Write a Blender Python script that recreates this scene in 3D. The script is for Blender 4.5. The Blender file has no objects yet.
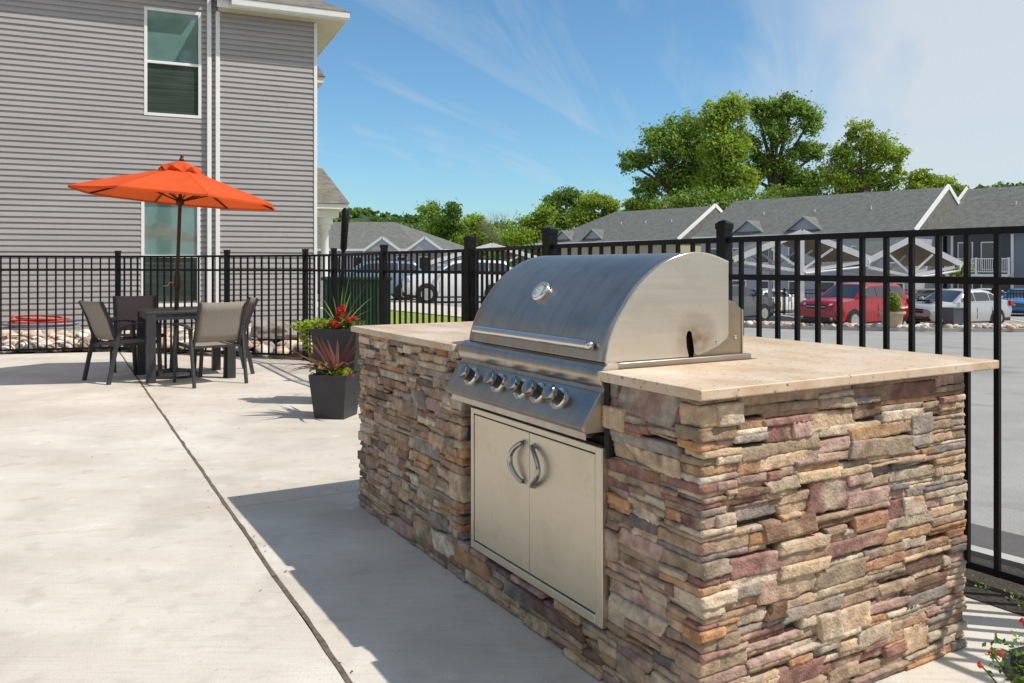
import bpy, bmesh, math, random
import numpy as np
from mathutils import Vector, Matrix, noise

random.seed(7); np.random.seed(7)
rng = np.random.RandomState(11)
R = math.radians
scene = bpy.context.scene
col = scene.collection

# ------------------------------------------------------------------ camera
F = 830.0; HC = 1.22; YH = 266.0
cam = bpy.data.cameras.new('camera'); co = bpy.data.objects.new('camera', cam); col.objects.link(co)
cam.sensor_width = 36; cam.lens = 36 * F / 1024
cam.shift_y = -(341.5 - YH) / 1024
cam.clip_end = 3000; cam.clip_start = 0.05
co.location = (0, 0, HC); co.rotation_euler = (R(90), 0, 0)
scene.camera = co

def at(px, py, Y):
    return ((px - 512) * Y / F, Y, HC - (py - YH) * Y / F)

# ------------------------------------------------------------------ materials
def mat(name, color, rough=.6, metal=0., var=.15, vscale=6., bump=0., bscale=60., coord='Object', color2=None,
        stretch=None, attr=None, detail=6., spec=.5, rvar=0., coat=0., aniso=0., trans=0.):
    m = bpy.data.materials.new(name); m.use_nodes = True
    nt = m.node_tree; N = nt.nodes; L = nt.links
    b = N['Principled BSDF']
    b.inputs['Roughness'].default_value = rough; b.inputs['Metallic'].default_value = metal
    b.inputs['Specular IOR Level'].default_value = spec
    b.inputs['Coat Weight'].default_value = coat
    tc = N.new('ShaderNodeTexCoord'); src = tc.outputs[coord]
    if stretch:
        mp = N.new('ShaderNodeMapping'); mp.inputs['Scale'].default_value = stretch
        L.new(src, mp.inputs['Vector']); src = mp.outputs['Vector']
    nz = N.new('ShaderNodeTexNoise'); nz.inputs['Scale'].default_value = vscale; nz.inputs['Detail'].default_value = detail
    nz.inputs['Roughness'].default_value = .62
    L.new(src, nz.inputs['Vector'])
    rmp = N.new('ShaderNodeValToRGB')
    c = Vector(color[:3]); c2 = Vector(color2[:3]) if color2 else c * (1 + var)
    c1 = c if color2 else c * (1 - var)
    rmp.color_ramp.elements[0].position = .3; rmp.color_ramp.elements[1].position = .7
    rmp.color_ramp.elements[0].color = (*c1, 1); rmp.color_ramp.elements[1].color = (*c2, 1)
    L.new(nz.outputs['Fac'], rmp.inputs['Fac'])
    out = rmp.outputs['Color']
    if attr:
        at_ = N.new('ShaderNodeAttribute'); at_.attribute_name = attr
        mx = N.new('ShaderNodeMix'); mx.data_type = 'RGBA'; mx.blend_type = 'MULTIPLY'; mx.inputs[0].default_value = 1
        L.new(out, mx.inputs[6]); L.new(at_.outputs['Color'], mx.inputs[7]); out = mx.outputs[2]
    L.new(out, b.inputs['Base Color'])
    if rvar:
        mr = N.new('ShaderNodeMapRange'); mr.inputs['To Min'].default_value = max(.02, rough - rvar); mr.inputs['To Max'].default_value = rough + rvar
        L.new(nz.outputs['Fac'], mr.inputs['Value']); L.new(mr.outputs[0], b.inputs['Roughness'])
    if bump:
        n2 = N.new('ShaderNodeTexNoise'); n2.inputs['Scale'].default_value = bscale; n2.inputs['Detail'].default_value = 8
        L.new(src, n2.inputs['Vector'])
        bp = N.new('ShaderNodeBump'); bp.inputs['Strength'].default_value = 1; bp.inputs['Distance'].default_value = bump
        L.new(n2.outputs['Fac'], bp.inputs['Height']); L.new(bp.outputs['Normal'], b.inputs['Normal'])
    if trans:
        b.inputs['Transmission Weight'].default_value = trans
    m['_out'] = 0
    return m

def add_layer(m, color, scale, lo, hi, fac=1., coord='Object', stretch=None, blend='MIX', tex='noise', detail=5.):
    """mix another colour over the base colour where a noise passes a threshold"""
    nt = m.node_tree; N = nt.nodes; L = nt.links; b = N['Principled BSDF']
    prev = b.inputs['Base Color'].links[0].from_socket
    tc = N.new('ShaderNodeTexCoord'); src = tc.outputs[coord]
    mp = N.new('ShaderNodeMapping'); mp.inputs['Scale'].default_value = stretch or (1, 1, 1)
    mp.inputs['Location'].default_value = (scale * 1.3 + 3.1, scale * .7, 1.7)
    L.new(src, mp.inputs['Vector'])
    if tex == 'noise':
        nz = N.new('ShaderNodeTexNoise'); nz.inputs['Scale'].default_value = scale; nz.inputs['Detail'].default_value = detail
        o = nz.outputs['Fac']
    else:
        nz = N.new('ShaderNodeTexVoronoi'); nz.inputs['Scale'].default_value = scale; o = nz.outputs['Distance']
    L.new(mp.outputs['Vector'], nz.inputs['Vector'])
    mr = N.new('ShaderNodeMapRange'); mr.inputs['From Min'].default_value = lo; mr.inputs['From Max'].default_value = hi
    mr.inputs['To Max'].default_value = fac
    L.new(o, mr.inputs['Value'])
    mx = N.new('ShaderNodeMix'); mx.data_type = 'RGBA'; mx.blend_type = blend
    L.new(mr.outputs[0], mx.inputs[0]); L.new(prev, mx.inputs[6]); mx.inputs[7].default_value = (*color, 1)
    L.new(mx.outputs[2], b.inputs['Base Color'])
    return m

def leafmat(name, c1, c2, rough=.55, attr='tint'):
    m = mat(name, c1, rough=rough, color2=c2, vscale=.9 if c1 else 1, attr=attr, spec=.3)
    nt = m.node_tree; N = nt.nodes; L = nt.links; b = N['Principled BSDF']
    tr = N.new('ShaderNodeBsdfTranslucent'); mx = N.new('ShaderNodeMixShader'); mx.inputs[0].default_value = .5
    L.new(b.inputs['Base Color'].links[0].from_socket, tr.inputs['Color'])
    L.new(b.outputs[0], mx.inputs[1]); L.new(tr.outputs[0], mx.inputs[2])
    L.new(mx.outputs[0], N['Material Output'].inputs['Surface'])
    return m

M = {}
M['concrete'] = mat('concrete_paving', (.53, .48, .41), rough=.85, color2=(.67, .62, .545), vscale=1.1, bump=.0018, bscale=120, detail=9)
add_layer(M['concrete'], (.42, .375, .315), 2.2, .50, .72, .5, detail=9)
add_layer(M['concrete'], (.43, .365, .28), .55, .45, .75, .5, stretch=(1, 3, 1), detail=9)
add_layer(M['concrete'], (.36, .31, .245), 9., .56, .74, .4, detail=10)
add_layer(M['concrete'], (.78, .76, .72), 1.6, .56, .78, .5, detail=10)
add_layer(M['concrete'], (.74, .73, .70), 7., .62, .72, .35)
add_layer(M['concrete'], (.30, .28, .25), 70., .62, .72, .5)
add_layer(M['concrete'], (.36, .34, .31), 14., .50, .75, .3, stretch=(.3, 6, 1), detail=10)
M['joint'] = mat('joint_sealant', (.13, .105, .075), rough=.9, var=.5, vscale=30, bump=.004, bscale=80)
M['travertine'] = mat('travertine', (.54, .40, .275), rough=.5, color2=(.66, .53, .40), vscale=4, bump=.0008, bscale=200, detail=9, stretch=(1, .5, 1), rvar=.15)
add_layer(M['travertine'], (.45, .29, .14), 6., .50, .70, .75, detail=10, stretch=(1, .45, 1))
add_layer(M['travertine'], (.40, .27, .14), 26., .58, .72, .5, detail=8)
add_layer(M['travertine'], (.20, .12, .06), 60., .62, .68, .9)
add_layer(M['travertine'], (.78, .72, .62), 3., .55, .8, .6)
M['stone'] = mat('ledge_stone', (.70, .69, .68), rough=.9, color2=(1.22, 1.18, 1.12), vscale=22, bump=.005, bscale=130, attr='tint', detail=12, spec=.25)
add_layer(M['stone'], (.045, .038, .035), 11., .55, .76, .5, detail=10)
add_layer(M['stone'], (.55, .49, .40), 9., .60, .78, .35, detail=9)
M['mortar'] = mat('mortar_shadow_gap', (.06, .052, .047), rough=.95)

def steel(name, base, rough, stretch, bump=.00012, aniso=0.):
    m = mat(name, tuple(v * .93 for v in base), rough=rough, metal=1, color2=base, vscale=2.2, bump=bump, bscale=60, stretch=stretch, rvar=.07, detail=8)
    # smudges: uneven roughness and slight tarnish
    add_layer(m, (base[0] * .66, base[1] * .61, base[2] * .52), 7., .50, .72, .5 if base[0] < .5 else .26, detail=9)
    add_layer(m, (base[0] * .75, base[1] * .72, base[2] * .66), 30., .6, .72, .5 if base[0] < .5 else .3, detail=4)
    if base[0] < .5: add_layer(m, (base[0] * .7, base[1] * .66, base[2] * .6), 3., .5, .7, .45, detail=6, stretch=(1, 14, .6))
    return m
M['steel'] = steel('brushed_steel', (.48, .435, .385), .38, (40, 1, 40))
M['steel_side'] = steel('brushed_steel_side', (.70, .65, .56), .46, (1, 3, 40))
M['steel_low'] = steel('stained_shaded_steel', (.46, .39, .30), .42, (1, 3, 40))  # brown heat stain, and darkened to paint the shade behind the hood end
M['steel_panel'] = steel('steel_panel', (.47, .44, .40), .29, (40, 1.2, 40))
M['steel_door'] = steel('steel_door', (.68, .62, .51), .45, (30, 1, 30))
M['chrome_dark'] = mat('dark_chrome', (.40, .385, .36), rough=.17, metal=1, var=.1)
M['chrome'] = mat('chrome', (.66, .64, .60), rough=.12, metal=1, var=.05)
M['black_gap'] = mat('dark_recess', (.012, .012, .012), rough=.8)
M['knob_black'] = mat('knob_black', (.02, .02, .02), rough=.35)
M['glass_dial'] = mat('dial_face', (.75, .74, .70), rough=.15, var=.03, coat=1)
M['rust'] = mat('heat_stain', (.22, .12, .05), rough=.7, metal=.4, var=.5, vscale=30)
M['fence'] = mat('black_powder_coat', (.006, .0055, .0055), rough=.42, var=.3, vscale=14, rvar=.06, spec=.22)
M['siding'] = mat('grey_vinyl_siding', (.335, .318, .318), rough=.6, color2=(.40, .38, .38), vscale=.9, bump=.0006, bscale=30, stretch=(.6, 1, 5))
add_layer(M['siding'], (.45, .43, .42), .6, .55, .8, .35, stretch=(1, 1, 4), detail=7)
M['white'] = mat('white_trim', (.78, .78, .78), rough=.45, var=.04)
M['soffit'] = mat('soffit', (.70, .64, .55), rough=.7, var=.06)
M['found'] = mat('foundation', (.45, .34, .20), rough=.9, var=.2)
M['shingle'] = mat('grey_shingles', (.085, .09, .082), rough=.93, color2=(.17, .175, .16), vscale=2.6, bump=.02, bscale=12, detail=12)
M['shingle_near'] = mat('mixed_shingles', (.10, .10, .09), rough=.93, color2=(.24, .21, .17), vscale=2.2, bump=.01, bscale=30, stretch=(2.2, 1, 5), detail=12)
add_layer(M['shingle'], (.22, .225, .21), 7., .5, .7, .5, detail=10)
M['win_glass'] = mat('window_glass', (.10, .19, .17), rough=.03, color2=(.16, .26, .24), vscale=1.5, spec=.9, coat=.6, bump=.0004, bscale=2)
M['win_low'] = mat('window_glass_dark', (.022, .036, .030), rough=.05, color2=(.07, .095, .08), vscale=1.6, stretch=(.25, 1, 14), spec=.7, bump=.0004, bscale=2)
M['blind'] = mat('blind', (.30, .40, .36), rough=.6)
M['orange'] = mat('orange_canvas', (.70, .10, .026), rough=.85, var=.10, vscale=4, bump=.003, bscale=9, spec=.2, detail=9)
_n = M['orange'].node_tree; _b = _n.nodes['Principled BSDF']; _t = _n.nodes.new('ShaderNodeBsdfTranslucent'); _x = _n.nodes.new('ShaderNodeMixShader')
_x.inputs[0].default_value = .25; _t.inputs['Color'].default_value = (.9, .16, .03, 1)
_n.links.new(_b.outputs[0], _x.inputs[1]); _n.links.new(_t.outputs[0], _x.inputs[2]); _n.links.new(_x.outputs[0], _n.nodes['Material Output'].inputs['Surface'])
M['bronze'] = mat('bronze_pole', (.055, .032, .018), rough=.4, metal=.5, var=.2)
M['table'] = mat('charcoal_aluminium', (.034, .034, .038), rough=.45, var=.2, vscale=9)
M['sling'] = mat('woven_sling', (.21, .185, .155), rough=.85, color2=(.32, .285, .245), vscale=160, bump=.0008, bscale=500, detail=2)
M['sling_dark'] = mat('woven_sling_dark', (.11, .095, .09), rough=.85, color2=(.17, .15, .145), vscale=160, detail=2)
M['pot'] = mat('charcoal_pot', (.022, .022, .025), rough=.5, color2=(.035, .035, .04), vscale=8, bump=.0006, bscale=90)
M['soil'] = mat('soil', (.05, .032, .02), rough=1, var=.5, vscale=60, bump=.01, bscale=60)
M['lime'] = leafmat('lime_leaf', (.30, .42, .04), (.45, .55, .08))
M['green'] = leafmat('green_leaf', (.10, .20, .03), (.17, .30, .04))
M['spike'] = leafmat('spike_leaf', (.17, .30, .06), (.32, .42, .10))
M['redspike'] = leafmat('red_spike_leaf', (.10, .032, .026), (.22, .095, .065))
M['redflower'] = leafmat('red_petal', (.70, .012, .03), (.82, .03, .06))
M['orangeflower'] = leafmat('orange_petal', (.75, .07, .05), (.85, .16, .10))
M['yellowflower'] = leafmat('yellow_petal', (.80, .62, .15), (.85, .75, .35))
M['bark'] = mat('bark', (.10, .075, .05), rough=.95, var=.35, vscale=3, bump=.02, bscale=8)
M['leafA'] = leafmat('cottonwood_leaf', (.16, .27, .05), (.29, .41, .08))
M['leafB'] = leafmat('bright_leaf', (.23, .35, .045), (.38, .48, .075))
M['leafC'] = leafmat('dark_leaf', (.10, .19, .04), (.18, .29, .06))
M['asphalt'] = mat('asphalt', (.25, .245, .235), rough=.9, color2=(.34, .335, .32), vscale=.7, bump=.006, bscale=60, detail=10)
add_layer(M['asphalt'], (.40, .39, .37), 90., .60, .72, .5)
add_layer(M['asphalt'], (.09, .085, .08), .45, .60, .72, .45, detail=9)
add_layer(M['asphalt'], (.16, .155, .15), 2.5, .58, .74, .4, detail=9)
M['asphalt_dark'] = mat('asphalt_darker', (.075, .07, .068), rough=.85, color2=(.11, .105, .10), vscale=3, bump=.006, bscale=70)
add_layer(M['asphalt_dark'], (.22, .21, .20), 90., .62, .74, .5)
M['grass'] = mat('lawn', (.19, .27, .02), rough=.95, color2=(.33, .40, .05), vscale=3, bump=.03, bscale=60)
M['walk'] = mat('pavement', (.48, .43, .37), rough=.9, color2=(.60, .55, .48), vscale=2, bump=.002, bscale=60)
M['mulch'] = mat('mulch', (.025, .02, .016), rough=1, color2=(.07, .052, .036), vscale=30, bump=.02, bscale=60)
M['rock'] = mat('river_rock', (.8, .78, .75), rough=.75, color2=(1.1, 1.05, 1.0), vscale=9, bump=.004, bscale=30, attr='tint')
M['hill'] = mat('wooded_hill', (.018, .04, .012), rough=1, color2=(.04, .08, .02), vscale=.06, bump=1.5, bscale=.35, detail=10)
M['tan_wall'] = mat('cream_siding', (.42, .37, .25), rough=.7, var=.06, vscale=.5)
M['grey_wall'] = mat('far_grey_siding', (.36, .37, .41), rough=.7, var=.08, vscale=.5)
M['blue_wall'] = mat('slate_siding', (.19, .21, .26), rough=.7, var=.08, vscale=.5)
M['far_glass'] = mat('far_glass', (.03, .035, .045), rough=.08, var=.3, spec=.9)
M['ceil'] = mat('carport_underside', (.17, .125, .085), rough=.8, color2=(.26, .20, .14), vscale=1, stretch=(1, 8, 1))
M['tx_green'] = mat('transformer_green', (.014, .085, .045), rough=.5, var=.12)
M['car_red'] = mat('red_car_paint', (.30, .005, .012), rough=.25, var=.04, coat=.45)
M['car_white'] = mat('white_car_paint', (.74, .75, .76), rough=.28, var=.03, coat=.8)
M['car_silver'] = mat('silver_car_paint', (.46, .47, .48), rough=.32, metal=.35, var=.03, coat=.8)
M['car_blue'] = mat('blue_car_paint', (.01, .16, .38), rough=.28, var=.04, coat=.8)
M['car_pale'] = mat('pale_blue_car_paint', (.20, .29, .37), rough=.3, metal=.3, var=.04, coat=.8)
M['car_dark'] = mat('dark_grey_car_paint', (.10, .105, .11), rough=.3, metal=.3, var=.04, coat=.8)
M['car_glass'] = mat('car_glass', (.018, .024, .028), rough=.04, var=.2, spec=1, coat=.5)
M['car_trim'] = mat('car_trim', (.014, .014, .015), rough=.5)
M['tyre'] = mat('tyre', (.014, .014, .014), rough=.85)
M['rim'] = mat('rim', (.55, .55, .55), rough=.3, metal=.8)
M['lamp_clear'] = mat('headlamp', (.55, .60, .65), rough=.08, spec=1)
M['lamp_red'] = mat('tail_lamp', (.45, .01, .015), rough=.15)
M['hose_red'] = mat('red_hose', (.50, .05, .03), rough=.5)
M['hose_grey'] = mat('grey_hose', (.24, .24, .28), rough=.5)
M['kerb'] = mat('kerb_concrete', (.42, .40, .37), rough=.9, var=.15, vscale=3)
M['pot_stone'] = mat('pale_stone_pot', (.46, .36, .26), rough=.85, var=.12, vscale=5)
M['bin'] = mat('slate_bin', (.07, .08, .10), rough=.6)

# ------------------------------------------------------------------ mesh builder
class MB:
    def __init__(s): s.v = []; s.f = []; s.c = []
    def add(s, vs, fs, c=None):
        o = len(s.v); s.v += [tuple(p) for p in vs]; s.f += [tuple(i + o for i in f) for f in fs]
        if c is not None: s.c += [c] * len(vs)
        return s
    def box(s, lo, hi, rz=0, c=None, piv=None):
        x0, y0, z0 = lo; x1, y1, z1 = hi
        vs = [(x0, y0, z0), (x1, y0, z0), (x1, y1, z0), (x0, y1, z0), (x0, y0, z1), (x1, y0, z1), (x1, y1, z1), (x0, y1, z1)]
        if rz:
            cx, cy = piv if piv else ((x0 + x1) / 2, (y0 + y1) / 2); ca, sa = math.cos(rz), math.sin(rz)
            vs = [(cx + (x - cx) * ca - (y - cy) * sa, cy + (x - cx) * sa + (y - cy) * ca, z) for x, y, z in vs]
        return s.add(vs, [(0, 3, 2, 1), (4, 5, 6, 7), (0, 1, 5, 4), (1, 2, 6, 5), (2, 3, 7, 6), (3, 0, 4, 7)], c)
    def bar(s, a, b, w, h=None, up=(0, 0, 1)):
        """rectangular bar from a to b"""
        h = h or w; a = Vector(a); b = Vector(b); d = (b - a).normalized(); up = Vector(up)
        if abs(d.dot(up)) > .98: up = Vector((1, 0, 0))
        x = d.cross(up).normalized(); y = x.cross(d).normalized()
        vs = []
        for p in (a, b):
            for sx, sy in ((-1, -1), (1, -1), (1, 1), (-1, 1)): vs.append(p + x * sx * w / 2 + y * sy * h / 2)
        return s.add(vs, [(0, 1, 2, 3), (7, 6, 5, 4), (0, 4, 5, 1), (1, 5, 6, 2), (2, 6, 7, 3), (3, 7, 4, 0)])
    def tube(s, pts, r, n=8, cap=True, closed=False):
        pts = [Vector(p) for p in pts]; m = len(pts); rs = r if isinstance(r, (list, tuple)) else [r] * m
        vs = []; fs = []; prev = None
        for i, p in enumerate(pts):
            if closed: d = pts[(i + 1) % m] - pts[i - 1]
            else: d = pts[min(i + 1, m - 1)] - pts[max(i - 1, 0)]
            d.normalize()
            if prev is None:
                u = Vector((0, 0, 1)) if abs(d.z) < .9 else Vector((1, 0, 0)); x = d.cross(u).normalized()
            else: x = (prev - d * prev.dot(d)).normalized()
            prev = x; y = d.cross(x)
            for k in range(n):
                a = 2 * math.pi * k / n; vs.append(p + (x * math.cos(a) + y * math.sin(a)) * rs[i])
        for i in range(m if closed else m - 1):
            j = (i + 1) % m
            for k in range(n):
                k2 = (k + 1) % n; fs.append((i * n + k, i * n + k2, j * n + k2, j * n + k))
        if cap and not closed: fs.append(tuple(range(n))[::-1]); fs.append(tuple((m - 1) * n + k for k in range(n)))
        return s.add(vs, fs)
    def lathe(s, prof, axis_o=(0, 0, 0), axis=(0, 0, 1), n=24, cap=True):
        ax = Vector(axis).normalized(); o = Vector(axis_o)
        u = Vector((0, 0, 1)) if abs(ax.z) < .9 else Vector((1, 0, 0)); x = ax.cross(u).normalized(); y = ax.cross(x)
        vs = []; fs = []
        for r, h in prof:
            for k in range(n):
                a = 2 * math.pi * k / n; vs.append(o + ax * h + (x * math.cos(a) + y * math.sin(a)) * r)
        for i in range(len(prof) - 1):
            for k in range(n):
                k2 = (k + 1) % n; fs.append((i * n + k, i * n + k2, (i + 1) * n + k2, (i + 1) * n + k))
        if cap: fs.append(tuple(range(n))[::-1]); fs.append(tuple((len(prof) - 1) * n + k for k in range(n)))
        return s.add(vs, fs)
    def extrude(s, poly, a, b, axis=1):
        """poly: 2-D points in the plane normal to axis; swept from a to b"""
        def P(p, t):
            if axis == 1: return (p[0], t, p[1])
            if axis == 0: return (t, p[0], p[1])
            return (p[0], p[1], t)
        n = len(poly); vs = [P(p, a) for p in poly] + [P(p, b) for p in poly]
        fs = [tuple(range(n)), tuple(range(2 * n - 1, n - 1, -1))] + [(i, i + n, (i + 1) % n + n, (i + 1) % n) for i in range(n)]
        return s.add(vs, fs)
    def blade(s, base, tip, w, sag=.0, n=6, c=None):
        base = Vector(base); tip = Vector(tip); d = tip - base; side = d.cross(Vector((0, 0, 1)))
        if side.length < 1e-4: side = Vector((1, 0, 0))
        side.normalize(); vs = []; fs = []
        for i in range(n + 1):
            t = i / n; p = base + d * t + Vector((0, 0, sag * 4 * t * (1 - t)))
            ww = w * (1 - t ** 2.2) * (.55 + .45 * min(1, t * 4)) + .0008
            nrm = d.cross(side).normalized() * ww * .25
            vs += [p - side * ww / 2, p - nrm * 1, p + side * ww / 2]
        for i in range(n):
            a = 3 * i; fs += [(a, a + 1, a + 4, a + 3), (a + 1, a + 2, a + 5, a + 4)]
        return s.add(vs, fs, c)
    def build(s, name, m, parent=None, smooth=None, bevel=0, loc=None, fix=True):
        me = bpy.data.meshes.new(name); me.from_pydata(s.v, [], s.f)
        if s.c and len(s.c) == len(s.v):
            ca = me.color_attributes.new('tint', 'FLOAT_COLOR', 'POINT')
            arr = np.ones((len(s.v), 4), dtype=np.float32); arr[:, :3] = np.array(s.c, dtype=np.float32)
            ca.data.foreach_set('color', arr.ravel())
        if fix:
            bm = bmesh.new(); bm.from_mesh(me); bmesh.ops.recalc_face_normals(bm, faces=bm.faces); bm.to_mesh(me); bm.free()
        me.materials.append(m)
        if smooth is not None:
            if smooth >= 180: me.shade_smooth()
            else: me.shade_smooth(); me.set_sharp_from_angle(angle=R(smooth))
        o = bpy.data.objects.new(name, me); col.objects.link(o)
        if parent: o.parent = parent
        if loc: o.location = loc
        if bevel:
            b = o.modifiers.new('bevel', 'BEVEL'); b.width = bevel; b.segments = 3; b.limit_method = 'ANGLE'; b.angle_limit = R(40)
            b.harden_normals = False
            if smooth is None: me.shade_smooth(); me.set_sharp_from_angle(angle=R(35))
        return o

def np_mesh(name, V, Fq, m, parent=None, tint=None, smooth=False):
    me = bpy.data.meshes.new(name); k = Fq.shape[1]
    me.vertices.add(len(V)); me.vertices.foreach_set('co', V.astype(np.float32).ravel())
    me.loops.add(Fq.size); me.loops.foreach_set('vertex_index', Fq.astype(np.int32).ravel())
    me.polygons.add(len(Fq)); me.polygons.foreach_set('loop_start', np.arange(0, Fq.size, k, dtype=np.int32))
    me.update(calc_edges=True)
    if tint is not None:
        ca = me.color_attributes.new('tint', 'FLOAT_COLOR', 'POINT')
        arr = np.ones((len(V), 4), dtype=np.float32); arr[:, :3] = tint; ca.data.foreach_set('color', arr.ravel())
    me.materials.append(m)
    if smooth: me.shade_smooth()
    o = bpy.data.objects.new(name, me); col.objects.link(o)
    if parent: o.parent = parent
    return o

def tag(o, label=None, cat=None, group=None, kind=None):
    if label: o['label'] = label
    if cat: o['category'] = cat
    if group: o['group'] = group
    if kind: o['kind'] = kind
    return o
def thing(name, label, cat, loc=(0, 0, 0), rz=0, group=None):
    o = bpy.data.objects.new(name, None); col.objects.link(o); o.empty_display_size = .1
    o.location = loc; o.rotation_euler = (0, 0, rz); return tag(o, label, cat, group)
def dup(root, loc, rz, label, parent=None):
    r = root.copy(); col.objects.link(r)
    if parent is None: r.location = loc; r.rotation_euler = (0, 0, rz); r['label'] = label
    else: r.parent = parent
    for ch in [c for c in root.children]: dup(ch, None, None, None, r)
    return r

# ------------------------------------------------------------------ world + sun
sun_v = Vector((.976, -.217, 0)).normalized(); EL = R(52.5)
sdir = Vector((sun_v.x * math.cos(EL), sun_v.y * math.cos(EL), math.sin(EL)))
w = bpy.data.worlds.new('World'); scene.world = w; w.use_nodes = True
nt = w.node_tree; N = nt.nodes; L = nt.links; bg = N['Background']
sky = N.new('ShaderNodeTexSky'); sky.sky_type = 'NISHITA'; sky.sun_disc = False; sky.sun_elevation = EL
sky.sun_rotation = math.atan2(sun_v.x, sun_v.y); sky.air_density = 1.0; sky.dust_density = .6; sky.ozone_density = 2.2
tc = N.new('ShaderNodeTexCoord')
sp = N.new('ShaderNodeSeparateXYZ'); L.new(tc.outputs['Generated'], sp.inputs[0])
# wispy cirrus: project the direction on a high plane
mz = N.new('ShaderNodeMath'); mz.operation = 'ADD'; mz.inputs[1].default_value = .14; L.new(sp.outputs['Z'], mz.inputs[0])
mzm = N.new('ShaderNodeMath'); mzm.operation = 'MAXIMUM'; mzm.inputs[1].default_value = .03; L.new(mz.outputs[0], mzm.inputs[0])
dx = N.new('ShaderNodeMath'); dx.operation = 'DIVIDE'; L.new(sp.outputs['X'], dx.inputs[0]); L.new(mzm.outputs[0], dx.inputs[1])
dy = N.new('ShaderNodeMath'); dy.operation = 'DIVIDE'; L.new(sp.outputs['Y'], dy.inputs[0]); L.new(mzm.outputs[0], dy.inputs[1])
cb = N.new('ShaderNodeCombineXYZ'); L.new(dx.outputs[0], cb.inputs[0]); L.new(dy.outputs[0], cb.inputs[1])
mp = N.new('ShaderNodeMapping'); mp.vector_type = 'TEXTURE'; mp.inputs['Rotation'].default_value = (0, 0, R(58)); mp.inputs['Scale'].default_value = (2.4, .75, 1); mp.inputs['Location'].default_value = (2.4, 1.3, 0)
L.new(cb.outputs[0], mp.inputs['Vector'])
cn = N.new('ShaderNodeTexNoise'); cn.inputs['Scale'].default_value = .62; cn.inputs['Detail'].default_value = 9; cn.inputs['Roughness'].default_value = .58; cn.inputs['Distortion'].default_value = .9
L.new(mp.outputs[0], cn.inputs['Vector'])
# more veil towards the right (+X)
gx = N.new('ShaderNodeMapRange'); gx.inputs['From Min'].default_value = .12; gx.inputs['From Max'].default_value = .55; gx.inputs['To Min'].default_value = -.03; gx.inputs['To Max'].default_value = .46; gx.interpolation_type = 'SMOOTHSTEP'
L.new(sp.outputs['X'], gx.inputs['Value'])
ad = N.new('ShaderNodeMath'); ad.operation = 'ADD'; L.new(cn.outputs['Fac'], ad.inputs[0])
# unseen cirrus added behind the camera as neutral white fill light
gy = N.new('ShaderNodeMapRange'); gy.inputs['From Min'].default_value = .35; gy.inputs['From Max'].default_value = -.5; gy.inputs['To Max'].default_value = .34; gy.interpolation_type = 'SMOOTHSTEP'
L.new(sp.outputs['Y'], gy.inputs['Value'])
mpf = N.new('ShaderNodeMapping'); mpf.vector_type = 'TEXTURE'; mpf.inputs['Rotation'].default_value = (0, 0, R(70)); mpf.inputs['Scale'].default_value = (2.6, .45, 1); mpf.inputs['Location'].default_value = (.7, 4.2, 0)
L.new(cb.outputs[0], mpf.inputs['Vector'])
cf = N.new('ShaderNodeTexNoise'); cf.inputs['Scale'].default_value = 1.1; cf.inputs['Detail'].default_value = 10; cf.inputs['Roughness'].default_value = .6; cf.inputs['Distortion'].default_value = 1.4
L.new(mpf.outputs[0], cf.inputs['Vector'])
cfm = N.new('ShaderNodeMath'); cfm.operation = 'MULTIPLY_ADD'; cfm.inputs[1].default_value = .42; cfm.inputs[2].default_value = -.21; L.new(cf.outputs['Fac'], cfm.inputs[0])
gs2 = N.new('ShaderNodeMath'); gs2.operation = 'ADD'; L.new(cfm.outputs[0], gs2.inputs[0]); L.new(gx.outputs[0], gs2.inputs[1])
gs = N.new('ShaderNodeMath'); gs.operation = 'ADD'; L.new(gs2.outputs[0], gs.inputs[0]); L.new(gy.outputs[0], gs.inputs[1]); L.new(gs.outputs[0], ad.inputs[1])
cr = N.new('ShaderNodeMapRange'); cr.inputs['From Min'].default_value = .49; cr.inputs['From Max'].default_value = .86; cr.inputs['To Max'].default_value = .85
L.new(ad.outputs[0], cr.inputs['Value'])
mx = N.new('ShaderNodeMix'); mx.data_type = 'RGBA'; L.new(cr.outputs[0], mx.inputs[0])
tn = N.new('ShaderNodeMix'); tn.data_type = 'RGBA'; tn.blend_type = 'MULTIPLY'; tn.inputs[0].default_value = 1; tn.inputs[7].default_value = (.68, .95, 1.04, 1)
L.new(sky.outputs[0], tn.inputs[6]); L.new(tn.outputs[2], mx.inputs[6]); mx.inputs[7].default_value = (5.0, 5.3, 5.55, 1)
L.new(mx.outputs[2], bg.inputs['Color']); bg.inputs['Strength'].default_value = .14

sl = bpy.data.lights.new('sun', 'SUN'); sl.energy = 4.6; sl.angle = R(.55); sl.color = (1, .94, .85)
so = bpy.data.objects.new('sun', sl); col.objects.link(so); so.location = (20, -5, 30)
so.rotation_euler = sdir.to_track_quat('Z', 'Y').to_euler()

scene.view_settings.view_transform = 'Standard'; scene.view_settings.look = 'None'; scene.view_settings.exposure = 0

# ------------------------------------------------------------------ frames
A0 = (.463, 2.035); TH = math.atan2(.506, .863)          # island axes
Vx = Vector((math.cos(TH), math.sin(TH), 0)); Ux = Vector((-math.sin(TH), math.cos(TH), 0))
def isl(v, u, z=0): return Vector((A0[0], A0[1], 0)) + Vx * v + Ux * u + Vector((0, 0, z))

FP = [(-12.9, 10.0), (-11.05, 10.45), (-9.23, 10.95), (-7.42, 11.42), (-5.65, 11.9), (-3.88, 11.3), (-2.69, 10.8), (-2.19, 10.2), (-1.326, 8.6), (-.364, 7.2), (.26, 5.7), (1.10, 4.3), (2.08, 2.75), (3.06, 1.2), (4.04, -.35), (5.02, -1.9)]

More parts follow.
